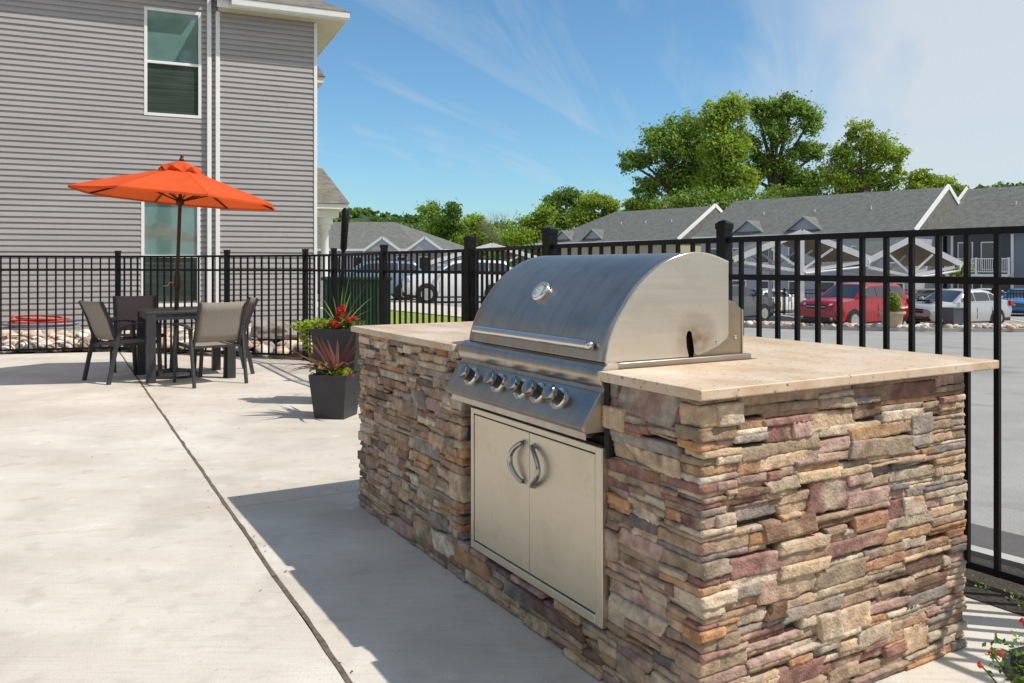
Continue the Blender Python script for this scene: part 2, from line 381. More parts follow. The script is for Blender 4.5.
# ------------------------------------------------------------------ terrain
def sstep(t): t = max(0, min(1, t)); return t * t * (3 - 2 * t)
def hgt(X, Y):
    Yc = max(0, min(Y, 75))
    Rr = -.20 - .0265 * Yc; Ll = -.05 - .0033 * Yc
    wgt = sstep((X + .2) / (1.2 + .2 * Yc))
    return Ll * (1 - wgt) + Rr * wgt
def grid_sheet(name, poly, m, dz, step=1.5, kind='structure', thick=0):
    """drape a polygon on the terrain"""
    bm = bmesh.new(); f = bm.faces.new([bm.verts.new((x, y, 0)) for x, y in poly])
    xs = [p[0] for p in poly]; ys = [p[1] for p in poly]
    def cuts(a, b):
        out = []; t = a + step
        while t < b: out.append(t); t += step
        return out
    for x in cuts(min(xs), max(xs)): bmesh.ops.bisect_plane(bm, geom=bm.faces[:] + bm.edges[:] + bm.verts[:], plane_co=(x, 0, 0), plane_no=(1, 0, 0))
    for y in cuts(min(ys), max(ys)): bmesh.ops.bisect_plane(bm, geom=bm.faces[:] + bm.edges[:] + bm.verts[:], plane_co=(0, y, 0), plane_no=(0, 1, 0))
    for v in bm.verts: v.co.z = hgt(v.co.x, v.co.y) + dz
    if thick:
        r = bmesh.ops.extrude_face_region(bm, geom=bm.faces[:])
        for v in [g for g in r['geom'] if isinstance(g, bmesh.types.BMVert)]: v.co.z -= thick
    bmesh.ops.recalc_face_normals(bm, faces=bm.faces)
    me = bpy.data.meshes.new(name); bm.to_mesh(me); bm.free(); me.materials.append(m)
    o = bpy.data.objects.new(name, me); col.objects.link(o); o['kind'] = kind; return o

# base ground (asphalt lot), fine near, coarse far
xs = [-900, -400, -150, -60] + [x for x in np.arange(-30, 46, 1.5)] + [60, 100, 200, 400, 900]
ys = [-200, -60, -20, -8] + [y for y in np.arange(-4, 79, 1.5)] + [90, 130, 220, 400, 1200]
mb = MB(); vs = [(x, y, hgt(x, y) - .06) for y in ys for x in xs]; nx = len(xs)
mb.add(vs, [(j * nx + i, j * nx + i + 1, (j + 1) * nx + i + 1, (j + 1) * nx + i) for j in range(len(ys) - 1) for i in range(nx - 1)])
g = mb.build('parking_lot', M['asphalt'], smooth=180, fix=False); tag(g, kind='structure')
# far ground cover
grid_sheet('far_lawn', [(-300, 88), (9, 88), (9, 500), (-300, 500)], M['grass'], -.02, 20)
# lawn + pavement on the left
grid_sheet('lawn', [(-3.2, 13.0), (-2.4, 10.1), (-1.4, 8.5), (-.45, 7.2), (.1, 6.0), (.9, 9), (1.6, 17.0), (-4.6, 26.5), (-5.2, 26.8)], M['grass'], .0)
grid_sheet('pavement', [(1.6, 17.0), (2.6, 18.6), (-3.7, 30.6), (-30, 34), (-30, 30), (-4.6, 26.5)], M['walk'], .03, thick=.1)
for k_ in range(5):
    xx_ = 9.0 + k_ * 3.0; grid_sheet('bay_line', [(xx_, 33.0), (xx_ + .12, 33.0), (xx_ + 2.6, 39.5), (xx_ + 2.48, 39.5)], M['white'], -.045, step=1.5)
# right: bed, kerb and darker asphalt strip outside the fence
def fl(t, off):      # a point beside the right fence: t along from post (1.10,4.3) towards camera, off outwards
    return (1.10 + .535 * t + .845 * off, 4.3 - .845 * t + .535 * off)
grid_sheet('mulch_bed', [fl(-3.3, -.06), fl(9, -.06), fl(9, 1.0), fl(-3.3, 1.0)], M['mulch'], .06)
grid_sheet('kerb', [fl(-3.3, 1.04), fl(9, 1.04), fl(9, 1.13), fl(-3.3, 1.13)], M['kerb'], .075, thick=.2)
grid_sheet('dark_asphalt_strip', [fl(-3.3, 1.15), fl(9, 1.15), fl(9, 1.95), fl(-3.3, 1.95)], M['asphalt_dark'], -.045)

# ------------------------------------------------------------------ patio slabs
def patio():
    out = [(x, y) for x, y in FP]
    # push the patio edge a touch inside of the fence
    poly = [(-14, -5)] + [(x, y - .08) for x, y in out] + [(5.02, -5)]
    bm = bmesh.new(); bm.faces.new([bm.verts.new((x, y, 0)) for x, y in poly])
    def cut(pt, nrm, half):
        nrm = Vector(nrm).normalized(); pt = Vector(pt)
        for s in (-half, half):
            bmesh.ops.bisect_plane(bm, geom=bm.faces[:] + bm.edges[:] + bm.verts[:], plane_co=pt + nrm * s, plane_no=nrm)
        kill = [f for f in bm.faces if abs((f.calc_center_median() - pt).dot(nrm)) < half * .99]
        bmesh.ops.delete(bm, geom=kill, context='FACES')
    j0 = Vector((-1.43, 4.18, 0)); jd = Vector((-.875, 1.0 * 1.605, 0)).normalized(); jn = Vector((jd.y, -jd.x, 0))
    cut(j0, jn, .0045)
    for k, hw in ((0, .004), (1, .004), (2, .004), (-1, .004), (-2, .004)):
        cut(j0 + jd * 2.9 * k, jd, hw)
    r = bmesh.ops.extrude_face_region(bm, geom=bm.faces[:])
    for v in [g for g in r['geom'] if isinstance(g, bmesh.types.BMVert)]: v.co.z -= .12
    bmesh.ops.recalc_face_normals(bm, faces=bm.faces)
    me = bpy.data.meshes.new('patio'); bm.to_mesh(me); bm.free(); me.materials.append(M['concrete'])
    o = bpy.data.objects.new('patio', me); col.objects.link(o); o['kind'] = 'structure'
    bv = o.modifiers.new('bevel', 'BEVEL'); bv.width = .006; bv.segments = 2; bv.limit_method = 'ANGLE'
    # ragged sealant bead in the long joint
    m2 = MB(); pts = []
    for i in range(480):
        t = -6 + i * .0375; p = j0 + jd * t
        wl = .0045 + .005 * noise.noise(Vector((t * 5, 0, 0))) ; wr = .0045 + .006 * noise.noise(Vector((t * 6, 9, 0)))
        jo = .007 * noise.noise(Vector((t * 1.6, 5, 2))) + .003 * noise.noise(Vector((t * 7, 5, 2))); wl -= jo - .003; wr += jo + .003; z = .0022 + .0008 * noise.noise(Vector((t * 9, 3, 0)))
        pts += [p - jn * (wl + .001) + Vector((0, 0, z)), p + jn * (wr + .001) + Vector((0, 0, z))]
    m2.add(pts, [(2 * i, 2 * i + 1, 2 * i + 3, 2 * i + 2) for i in range(479)])
    tag(m2.build('joint_sealant', M['joint']), kind='structure')
    sub = MB(); sub.add([(x * 1.0, y, -.02) for x, y in [(-14, -5)] + [(a, b - .15) for a, b in out] + [(5, -5)]], [tuple(range(len(out) + 2))])
    tag(sub.build('patio_subbase', M['joint']), kind='structure')
patio()
def hairline(name, pts, w):
    mb = MB(); vs = []; P_ = []
    for a_, b_ in zip(pts[:-1], pts[1:]):
        a_ = Vector((*a_, 0)); b_ = Vector((*b_, 0)); n_ = max(2, int((b_ - a_).length / .03))
        for i in range(n_):
            p = a_.lerp(b_, i / n_); P_.append(p + Vector((noise.noise(p * 4) * .03 + noise.noise(p * 17) * .008, noise.noise(p * 4 + Vector((9, 9, 9))) * .03, .0012)))
    for i, p in enumerate(P_):
        d = (P_[min(i + 1, len(P_) - 1)] - P_[max(0, i - 1)]).normalized(); n_ = Vector((-d.y, d.x, 0)); ww = w * (.4 + .8 * abs(noise.noise(p * 11)) )
        vs += [p - n_ * ww, p + n_ * ww]
    mb.add(vs, [(2 * i, 2 * i + 1, 2 * i + 3, 2 * i + 2) for i in range(len(P_) - 1)]); tag(mb.build(name, M['joint']), kind='structure')
hairline('concrete_crack', [(-4.2, 5.2), (-3.6, 5.5), (-3.1, 5.3), (-2.35, 5.6)], .0011)
# fallen leaves and grit scattered over the slab
mb = MB(); random.seed(31)
for i in range(160):
    x_, y_ = random.uniform(-4.5, 1.5), random.uniform(1.6, 10); a_ = random.uniform(0, 6.28); s_ = random.uniform(.003, .010); f_ = random.uniform(.5, 1.2)
    if random.random() < .35: x_ = -1.43 - .545 * (y_ - 4.18) + random.gauss(0, .06)
    z_ = .004; c_, d_ = math.cos(a_) * s_, math.sin(a_) * s_
    mb.add([(x_ - c_, y_ - d_, z_), (x_ - d_ * .5, y_ + c_ * .5, z_ + s_ * .3), (x_ + c_, y_ + d_, z_ + s_ * .2), (x_ + d_ * .5, y_ - c_ * .5, z_)], [(0, 1, 2, 3)], (f_, f_, f_))
M['debris'] = mat('dry_debris', (.16, .10, .05), rough=1, color2=(.28, .19, .10), vscale=5, attr='tint')
dbo = mb.build('leaf_litter', M['debris'], fix=False); tag(dbo, 'tiny dry leaf fragments and grit scattered over the pale concrete patio', 'litter', kind='stuff')
# dirt strip between the fence and the building
grid_sheet('gravel_bed', [(-14, 9.8), (-11.05, 10.4), (-9.23, 10.9), (-7.42, 11.37), (-5.65, 11.85), (-3.88, 11.25), (-2.69, 10.75), (-2.2, 10.8), (-2.4, 13.0), (-3.7, 17.2), (-14, 13.0)], M['mulch'], .075)

# ------------------------------------------------------------------ rocks
ROCKC = [(.62, .52, .42), (.72, .66, .58), (.45, .40, .36), (.60, .42, .33), (.80, .77, .72), (.33, .31, .30), (.55, .36, .28), (.68, .55, .38)]
def rock_field(name, pts, label, cat):
    """pts: list of (x,y,z,size)"""
    bm = bmesh.new(); bmesh.ops.create_icosphere(bm, subdivisions=2, radius=1)
    base = np.array([v.co[:] for v in bm.verts]); fac = np.array([[v.index for v in f.verts] for f in bm.faces]); bm.free()
    V = []; Fc = []; T = []
    for i, (x, y, z, s) in enumerate(pts):
        o = rng.rand(3) * 50
        d = np.array([noise.noise(Vector(b * 1.1 + o)) for b in base])
        b = base * (1 + .45 * d[:, None]) * np.array([1, rng.uniform(.6, .9), rng.uniform(.45, .7)]) * s
        a = rng.uniform(0, 6.28); ca, sa = math.cos(a), math.sin(a); tl = rng.uniform(-.4, .4)
        b = b @ np.array([[ca, sa, 0], [-sa, ca, 0], [0, 0, 1]]) @ np.array([[1, 0, 0], [0, math.cos(tl), math.sin(tl)], [0, -math.sin(tl), math.cos(tl)]])
        Fc.append(fac + len(V) * len(base)); V.append(b + np.array([x, y, z]))
        c = np.array(ROCKC[rng.randint(len(ROCKC))]) * rng.uniform(.75, 1.15)
        T.append(np.repeat(c[None], len(base), 0))
    o = np_mesh(name, np.concatenate(V), np.concatenate(Fc), M['rock'], tint=np.concatenate(T), smooth=True)
    return tag(o, label, cat, kind='stuff')
def inside(p, poly):
    x, y = p; c = False; j = len(poly) - 1
    for i in range(len(poly)):
        xi, yi = poly[i]; xj, yj = poly[j]
        if (yi > y) != (yj > y) and x < (xj - xi) * (y - yi) / (yj - yi) + xi: c = not c
        j = i
    return c
bed = [(-13.5, 10.2), (-11.05, 10.55), (-9.23, 11.05), (-7.42, 11.52), (-5.65, 12.0), (-3.88, 11.4), (-2.75, 10.95), (-2.45, 11.3), (-2.75, 13.0), (-3.9, 16.3), (-13.5, 12.3)]
pts = []
while len(pts) < 1700:
    x, y = rng.uniform(-12, -2.4), rng.uniform(10.5, 16.5)
    if inside((x, y), bed): pts.append((x, y, .02 + rng.rand() * .06 + .10 * sstep((x + 5) / 2) * sstep((y - 11.5) / 2), rng.uniform(.05, .13)))
rock_field('river_rocks', pts, 'tan, white and rust river rocks between the patio fence and the grey building', 'rocks')

# ------------------------------------------------------------------ kitchen island
LU, WV, HT, TK = 2.54, 1.295, .915, .028
BU0, BU1, BV0, BV1 = .045, 2.50, .045, 1.162
kit = thing('kitchen_island', 'outdoor kitchen island clad in stacked ledge stone with a tan travertine top', 'kitchen island', (A0[0], A0[1], 0), TH)
PAL = [((.48, .36, .25), 22), ((.50, .415, .325), 14), ((.34, .25, .18), 18), ((.29, .25, .225), 9), ((.15, .13, .13), 7), ((.44, .245, .13), 6),
       ((.28, .155, .135), 8), ((.40, .275, .24), 9), ((.55, .475, .38), 7), ((.33, .26, .19), 7), ((.20, .125, .09), 6), ((.40, .26, .15), 5)]
pc = np.array([p[0] for p in PAL]); pw = np.array([p[1] for p in PAL], float); pw /= pw.sum()
SV = []; SF = []; ST = []; scount = [0]
def facet(A, B, rs, ridge, amp):
    """split rock: a few random cleavage planes, the proudest one wins"""
    k = rs.randint(3, 7); h = np.full(len(A), -9.)
    w_, h_ = max(A.max() - A.min(), .02), max(B.max() - B.min(), .02)
    for _ in range(k):
        a0, b0 = rs.uniform(A.min(), A.max()), rs.uniform(B.min(), B.max())
        sa, sb = rs.normal() * .20, rs.normal() * .42
        h = np.maximum(h, rs.uniform(-.35, .35) * amp + sa * (A - a0) + sb * (B - b0))
    # one or two broken ledges running along the stone
    for _ in range(rs.randint(0, 3)):
        b0 = rs.uniform(B.min() + .2 * h_, B.max() - .1 * h_); sl = rs.normal() * .12
        h = h - (B - b0 - sl * (A - A.mean()) > 0) * amp * rs.uniform(.15, .5) * (1 if rs.rand() < .7 else -.6)
    return np.clip(h, -amp, amp)
def stone(lo, hi, amp=.0068, jag=.005, tiltz=0, sheru=0, long_axis=1, color=None, out=None, coarse=False):
    """a split-faced stone: subdivided box with cleavage facets and broken edges (local island coords)"""
    lo = np.array(lo, float); hi = np.array(hi, float); size = hi - lo
    step = .02 if coarse else .0068
    n = [max(2, min(40, int(round(s / step)))) for s in size]
    n[0 if long_axis == 1 else 1] = max(2, n[0 if long_axis == 1 else 1] // 2)
    verts = []; faces = []; key = {}
    def vid(i, j, k):
        t = (i, j, k)
        if t not in key: key[t] = len(verts); verts.append(t)
        return key[t]
    I, J, K = n
    for i in range(I):
        for j in range(J):
            faces.append((vid(i, j, K), vid(i + 1, j, K), vid(i + 1, j + 1, K), vid(i, j + 1, K)))
            faces.append((vid(i, j, 0), vid(i, j + 1, 0), vid(i + 1, j + 1, 0), vid(i + 1, j, 0)))
    for i in range(I):
        for k in range(K):
            faces.append((vid(i, 0, k), vid(i + 1, 0, k), vid(i + 1, 0, k + 1), vid(i, 0, k + 1)))
            faces.append((vid(i, J, k), vid(i, J, k + 1), vid(i + 1, J, k + 1), vid(i + 1, J, k)))
    for j in range(J):
        for k in range(K):
            faces.append((vid(0, j, k), vid(0, j, k + 1), vid(0, j + 1, k + 1), vid(0, j + 1, k)))
            faces.append((vid(I, j, k), vid(I, j + 1, k), vid(I, j + 1, k + 1), vid(I, j, k + 1)))
    t = np.array(verts, float) / np.array(n); P = lo + t * size; c = (lo + hi) / 2
    rs = np.random.RandomState(rng.randint(1 << 30)); seed = rs.rand(3) * 100
    nv = noise.noise_vector
    n1 = np.array([nv(Vector(p * 34 + seed))[:] for p in P]); n2 = np.array([nv(Vector(p * 110 + seed))[:] for p in P])
    n0 = np.array([noise.noise(Vector(p * 10 + seed)) for p in P])
    d = np.minimum(t, 1 - t) * size; e = np.sort(d, axis=1)[:, 1]
    thin = min(1, min(size[2], size[long_axis]) / .04)
    # broken arrises: small, irregular
    chip = np.clip(1 - e / .0062, 0, 1) * (.0002 + .0040 * np.clip(n1[:, 0] * 1.4 + n0, 0, 1)) * thin
    P2 = P + np.sign(c - P) * (d < .009) * chip[:, None]
    am = amp * (.55 + .45 * thin)
    f0 = facet(P[:, 1], P[:, 2], rs, 1, am); f1 = facet(P[:, 0], P[:, 2], rs, 1, am)
    rough = n1[:, 0] * .0022 + (np.abs(n2[:, 1]) - .25) * .0042
    sv = np.where(P[:, 0] < c[0], -1, 1); su = np.where(P[:, 1] < c[1], -1, 1)
    wv = np.clip(1 - d[:, 0] / .015, 0, 1); wu = np.clip(1 - d[:, 1] / .015, 0, 1)
    P2[:, 0] += sv * wv * (f0 + rough) ; P2[:, 1] += su * wu * (f1 * (.9 if size[0] > .07 and size[1] > .07 else .35) + rough)
    P2[:, 2] += n1[:, 2] * .0016 + n2[:, 2] * .0008
    la = long_axis
    P2[:, 2] += tiltz * (P[:, la] - c[la]); P2[:, la] += sheru * (P[:, 2] - c[2])
    P2[:, 2] = np.clip(P2[:, 2], .002, HT - TK - .002)
    cc = np.array(color if color is not None else pc[rng.choice(len(pc), p=pw)]) * rs.uniform(.82, 1.18)
    c2 = pc[rng.choice(len(pc), p=pw)]
    mixf = np.clip(n0 * 2.2 - .1, 0, .55)[:, None]
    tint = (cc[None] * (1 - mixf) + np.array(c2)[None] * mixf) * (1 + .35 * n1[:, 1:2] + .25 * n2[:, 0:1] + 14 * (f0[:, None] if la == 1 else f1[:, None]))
    SF.append(np.array(faces) + scount[0]); SV.append(P2); ST.append(np.clip(tint, .02, 1)); scount[0] += len(P2)

ZT = HT - TK
bands = []; z = 0.0
while z < ZT - .05:
    h = rng.uniform(.05, .088); bands.append((z, min(ZT, z + h))); z += h
bands[-1] = (bands[-1][0], ZT)
def layers(z0, z1, face='near'):
    r = rng.rand() * (.62 if face == 'front' else 1); H = z1 - z0
    k = 1 if r < .07 else (2 if r < .36 else (3 if r < .78 else 4))
    while k > 1 and H / k < .0155: k -= 1
    cuts = np.sort(rng.dirichlet(np.ones(k) * 5).cumsum()[:-1]) if k > 1 else []
    zs = [z0] + [z0 + H * c_ for c_ in cuts] + [z1]
    return list(zip(zs[:-1], zs[1:]))
def off(): return rng.choice([0, .003, .006, .009, .012, .017], p=[.18, .24, .24, .18, .11, .05])
def proud(): return off()
D = .045      # how deep a stone reaches back
grill_zone = (.43, 1.36, .14, HT)      # u0,u1,z0,z1 of the grill cut-out in the front face
def zig(u, b): return .012 * math.sin(u * 9 + b * 2.3) + .008 * math.sin(u * 23 + b)
def face_run(face, a, b):
    """fill the run between corner stones with layered stones; face: 'front'|'near'|'back'|'far'"""
    detailed = face in ('front', 'near')
    for bi, (z0, z1) in enumerate(bands):
        s = a[bi]
        while s < b[bi] - .03:
            ln = rng.uniform(.09, .36); e = min(b[bi], s + ln)
            if b[bi] - e < .07: e = b[bi]
            for (l0, l1) in layers(z0, z1, face):
                p = s
                big = (l1 - l0) > .05 and e - s < .2
                while p < e - .001:
                    l2 = (e - p) if (big or rng.rand() < .42) else rng.uniform(.06, .22)
                    q = min(e, p + l2)
                    if e - q < .045: q = e
                    g = .0006
                    um = (p + q) / 2; za_ = zig(um, bi) if bi > 0 else 0; zb2 = zig(um, bi + 1) if bi < len(bands) - 1 else 0
                    f0_, f1_ = (l0 - z0) / (z1 - z0), (l1 - z0) / (z1 - z0)
                    ov = rng.uniform(0, .0025)
                    zz0, zz1 = l0 + za_ * (1 - f0_) + zb2 * f0_ - ov, l1 + za_ * (1 - f1_) + zb2 * f1_ + ov
                    zz0 = max(zz0, .001); zz1 = min(zz1, ZT)
                    pr = off()
                    tz = rng.uniform(-.05, .05) if q - p < .16 else rng.uniform(-.022, .022)
                    sh = rng.uniform(-.6, .6)
                    if face == 'front':
                        if not (q > grill_zone[0] + .01 and p < grill_zone[1] - .01 and zz1 > grill_zone[2] + .012):
                            stone((BV0 - pr, p + g, zz0 + g), (BV0 + D, q - g, zz1 - g), tiltz=tz, sheru=sh, long_axis=1)
                        else:
                            # trim against the opening
                            if p < grill_zone[0] - .03: stone((BV0 - pr, p + g, zz0 + g), (BV0 + D, min(q, grill_zone[0]) - g, zz1 - g), tiltz=0, sheru=0, long_axis=1)
                            if q > grill_zone[1] + .03: stone((BV0 - pr, max(p, grill_zone[1]) + g, zz0 + g), (BV0 + D, q - g, zz1 - g), tiltz=0, sheru=0, long_axis=1)
                            if zz0 < grill_zone[2] - .015: stone((BV0 - pr, max(p, grill_zone[0]) + g, zz0 + g), (BV0 + D, min(q, grill_zone[1]) - g, grill_zone[2]), tiltz=0, sheru=0, long_axis=1)
                    elif face == 'near': stone((p + g, BU0 - pr, zz0 + g), (q - g, BU0 + D, zz1 - g), tiltz=tz, sheru=sh, long_axis=0)
                    elif face == 'back': stone((BV1 - D, p + g, zz0 + g), (BV1 + pr, q - g, zz1 - g), long_axis=1, coarse=True)
                    else: stone((p + g, BU1 - D, zz0 + g), (q - g, BU1 + pr, zz1 - g), long_axis=0, coarse=True)
                    p = q
            s = e
nb = len(bands)
def rs_(): return rng.choice([1, .35, .55, .75], p=[.4, .25, .2, .15])
def corner(side_v, side_u):
    """corner stones: each wraps both faces; returns how far they reach along each"""
    ru = []; rv = []
    for bi, (z0, z1) in enumerate(bands):
        lv = rng.uniform(.08, .22); lu = rng.uniform(.07, .2)
        k = rng.choice([2, 3, 3]) if z1 - z0 < .08 else rng.choice([2, 3, 4]); cuts = np.sort(rng.dirichlet(np.ones(k) * 6).cumsum()[:-1])
        zs = [z0] + [z0 + (z1 - z0) * c_ for c_ in cuts] + [z1]
        co_ = side_v == 1 and side_u == 1
        for l0, l1 in zip(zs[:-1], zs[1:]):
            pv, pu = off() * .8, off() * .8; g = .0006; lv_, lu_ = lv, lu; lv = max(.05, lv * rs_()); lu = max(.05, lu * rs_())
            v0, v1 = (BV0 - pv, BV0 + lv) if side_v == 0 else (BV1 - lv, BV1 + pv)
            u0, u1 = (BU0 - pu, BU0 + lu) if side_u == 0 else (BU1 - lu, BU1 + pu)
            stone((v0, u0, l0 + g), (v1, u1, l1 - g), jag=.008, long_axis=1, coarse=co_)
            # fill the rest of the course on both faces
            if lu_ - lu > .02:
                a_, b_ = (BU0 + lu, BU0 + lu_) if side_u == 0 else (BU1 - lu_, BU1 - lu)
                stone((BV0 - off(), a_ + g, l0 + g), (BV0 + D, b_ - g, l1 - g), coarse=co_) if side_v == 0 else stone((BV1 - D, a_ + g, l0 + g), (BV1 + off(), b_ - g, l1 - g), coarse=co_)
            if lv_ - lv > .02:
                a_, b_ = (BV0 + lv, BV0 + lv_) if side_v == 0 else (BV1 - lv_, BV1 - lv)
                stone((a_ + g, BU0 - off(), l0 + g), (b_ - g, BU0 + D, l1 - g), long_axis=0, coarse=co_) if side_u == 0 else stone((a_ + g, BU1 - D, l0 + g), (b_ - g, BU1 + off(), l1 - g), long_axis=0, coarse=co_)
            lv, lu = lv_, lu_
        ru.append(lu); rv.append(lv)
    return ru, rv
c00 = corner(0, 0); c10 = corner(1, 0); c01 = corner(0, 1); c11 = corner(1, 1)
face_run('front', [BU0 + x for x in c00[0]], [BU1 - x for x in c01[0]])
face_run('near', [BV0 + x for x in c00[1]], [BV1 - x for x in c10[1]])
face_run('back', [BU0 + x for x in c10[0]], [BU1 - x for x in c11[0]])
face_run('far', [BV0 + x for x in c01[1]], [BV1 - x for x in c11[1]])
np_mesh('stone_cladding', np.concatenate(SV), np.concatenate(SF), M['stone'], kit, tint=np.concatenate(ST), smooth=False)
mb = MB()
core = .02
mb.box((BV0 + core, BU0 + core, .0), (BV1 - core, grill_zone[0] - .004, ZT - .003))
mb.box((BV0 + core, grill_zone[1] + .004, .0), (BV1 - core, BU1 - core, ZT - .003))
mb.box((BV0 + core, grill_zone[0] - .004, 0), (BV1 - core, grill_zone[1] + .004, grill_zone[2] - .01))
mb.box((.70, grill_zone[0] - .004, grill_zone[2] - .01), (BV1 - core, grill_zone[1] + .004, ZT - .003))
mb.build('block_core', M['mortar'], kit)
# counter: U shape round the grill so the body drops in
gu0, gu1, gvb = .428, 1.376, .655
mb = MB()
poly = [(0, 0), (WV, 0), (WV, LU), (0, LU), (0, gu1), (gvb, gu1), (gvb, gu0), (0, gu0)]
mb.extrude(poly, ZT, HT, axis=2)
ctop = mb.build('countertop', M['travertine'], kit, bevel=.004)

# ------------------------------------------------------------------ grill
gr = thing('gas_grill', 'large stainless steel gas grill with closed hood, set into the stone island', 'grill', isl(0, .9, 0), TH)
def ly(u): return u - .9
GU0, GU1 = .462, 1.338
arc = [(604.2, 366), (605.6, 360), (608.2, 346.3), (615.3, 325.4), (626.6, 304.5), (639.5, 285), (655.6, 269), (671.7, 258.7), (687.8, 253.5), (700.7, 252.9), (713.6, 255.5), (728.5, 262)]
prof = []
for px, py in arc:
    r = (px - 512) / F
    bx, by = A0[0] + GU0 * Ux.x, A0[1] + GU0 * Ux.y
    v = (r * by - bx) / (Vx.x - r * Vx.y); Y = by + v * Vx.y
    prof.append((v, HC - (py - YH) * Y / F))
# smooth the arc with Catmull-Rom
def smooth_curve(P, k=5):
    out = []
    for i in range(len(P) - 1):
        p0 = P[max(i - 1, 0)]; p1 = P[i]; p2 = P[i + 1]; p3 = P[min(i + 2, len(P) - 1)]
        for j in range(k):
            t = j / k
            out.append(tuple(.5 * ((2 * p1[a]) + (-p0[a] + p2[a]) * t + (2 * p0[a] - 5 * p1[a] + 4 * p2[a] - p3[a]) * t * t + (-p0[a] + 3 * p1[a] - 3 * p2[a] + p3[a]) * t ** 3) for a in (0, 1)))
    return out + [P[-1]]
prof[0] = (prof[1][0] - .001, HT + .018)
prof = smooth_curve(prof, 5)
vB = prof[-1][0]
# hood skin (open shell with thickness)
def sweep(mb, pr, y0, y1, n=1):
    vs = []; fs = []; m_ = len(pr)
    for j in range(n + 1):
        y = y0 + (y1 - y0) * j / n
        vs += [(x, y, z) for x, z in pr]
    for j in range(n):
        for i in range(m_ - 1): fs.append((j * m_ + i, j * m_ + i + 1, (j + 1) * m_ + i + 1, (j + 1) * m_ + i))
    mb.add(vs, fs)
mb = MB(); sweep(mb, prof, ly(GU0) + .004, ly(GU1) - .004, 24)
hood = mb.build('hood', M['steel'], gr, smooth=35)
so_ = hood.modifiers.new('thick', 'SOLIDIFY'); so_.thickness = .0025; so_.offset = -1
# back of hood
mb = MB(); mb.box((vB - .006, ly(GU0) + .006, .99), (vB - .001, ly(GU1) - .006, prof[-1][1] - .004)); mb.build('hood_back', M['steel_side'], hood)
_m = M['steel_side'].copy(); M['steel_hood_side'] = _m
_nt = _m.node_tree; _N = _nt.nodes; _L = _nt.links; _b = _N['Principled BSDF']; _p = _b.inputs['Base Color'].links[0].from_socket
_tc = _N.new('ShaderNodeTexCoord'); _vm = _N.new('ShaderNodeVectorMath'); _vm.operation = 'DISTANCE'; _vm.inputs[1].default_value = (vB - .135, ly(GU0), .985)
_L.new(_tc.outputs['Object'], _vm.inputs[0]); _nz = _N.new('ShaderNodeTexNoise'); _nz.inputs['Scale'].default_value = 28; _L.new(_tc.outputs['Object'], _nz.inputs['Vector'])
_mr = _N.new('ShaderNodeMapRange'); _mr.inputs['From Min'].default_value = .10; _mr.inputs['From Max'].default_value = .012; _L.new(_vm.outputs['Value'], _mr.inputs['Value'])
_mu = _N.new('ShaderNodeMath'); _mu.operation = 'MULTIPLY'; _L.new(_mr.outputs[0], _mu.inputs[0]); _L.new(_nz.outputs['Fac'], _mu.inputs[1]); 
_mu2 = _N.new('ShaderNodeMath'); _mu2.operation = 'MULTIPLY'; _mu2.inputs[1].default_value = 1.1; _mu2.use_clamp = True; _L.new(_mu.outputs[0], _mu2.inputs[0])
_mx = _N.new('ShaderNodeMix'); _mx.data_type = 'RGBA'; _L.new(_mu2.outputs[0], _mx.inputs[0]); _L.new(_p, _mx.inputs[6]); _mx.inputs[7].default_value = (.20, .11, .05, 1); _L.new(_mx.outputs[2], _b.inputs['Base Color'])
# hood end panels, cut low behind a pivot slot
def end_panel(u, sgn):
    low = [(vB, 1.001), (vB - .006, .985), (vB - .045, .962), (vB - .095, .945), (vB - .135, .936), (vB - .148, .942),
           (vB - .150, .960), (vB - .155, .985), (vB - .160, 1.008), (vB - .168, 1.016), (vB - .178, 1.012), (vB - .183, .995), (vB - .181, .965), (vB - .172, HT + .018)]
    P = prof + low
    m_ = MB(); n = len(P); ys = (u, u + sgn * .004)
    bm = bmesh.new(); f = bm.faces.new([bm.verts.new((x, ys[0], z)) for x, z in P])
    r = bmesh.ops.extrude_face_region(bm, geom=[f])
    for v in [g for g in r['geom'] if isinstance(g, bmesh.types.BMVert)]: v.co.y = ys[1]
    bmesh.ops.recalc_face_normals(bm, faces=bm.faces); bmesh.ops.triangulate(bm, faces=bm.faces[:])
    me = bpy.data.meshes.new('hood_side'); bm.to_mesh(me); bm.free(); me.materials.append(M['steel_hood_side'])
    o = bpy.data.objects.new('hood_side', me); col.objects.link(o); o.parent = gr; return o
hs = end_panel(ly(GU0), 1); end_panel(ly(GU1), -1)
# polished rim along the end arc
mb = MB(); mb.tube([(x + .0, ly(GU0) + .002, z) for x, z in prof[3:]], .0032, 6); mb.build('hood_rim', M['chrome'], hood, smooth=60)
# firebox sides behind the hood ends
fb = [(.418, HT + .004), (.637, HT + .004), (.637, 1.070), (.600, 1.100), (.575, 1.108), (.545, 1.06), (.418, 1.02)]
for u, s_ in ((GU0 + .016, 1), (GU1 - .016, -1)):
    mb = MB(); mb.extrude(fb, ly(u), ly(u + s_ * .004)); mb.build('firebox_side', M['steel_low'], gr)
mb = MB(); mb.box((.630, ly(GU0) + .012, HT), (.6345, ly(GU1) - .012, 1.075)); mb.build('firebox_back', M['steel_side'], gr)
mb = MB(); mb.box((.075, ly(GU0) + .024, .70), (.625, ly(GU1) - .024, .925)); mb.box((.34, ly(GU0) + .024, .926), (.625, ly(GU1) - .024, 1.04)); mb.build('firebox', M['black_gap'], gr)
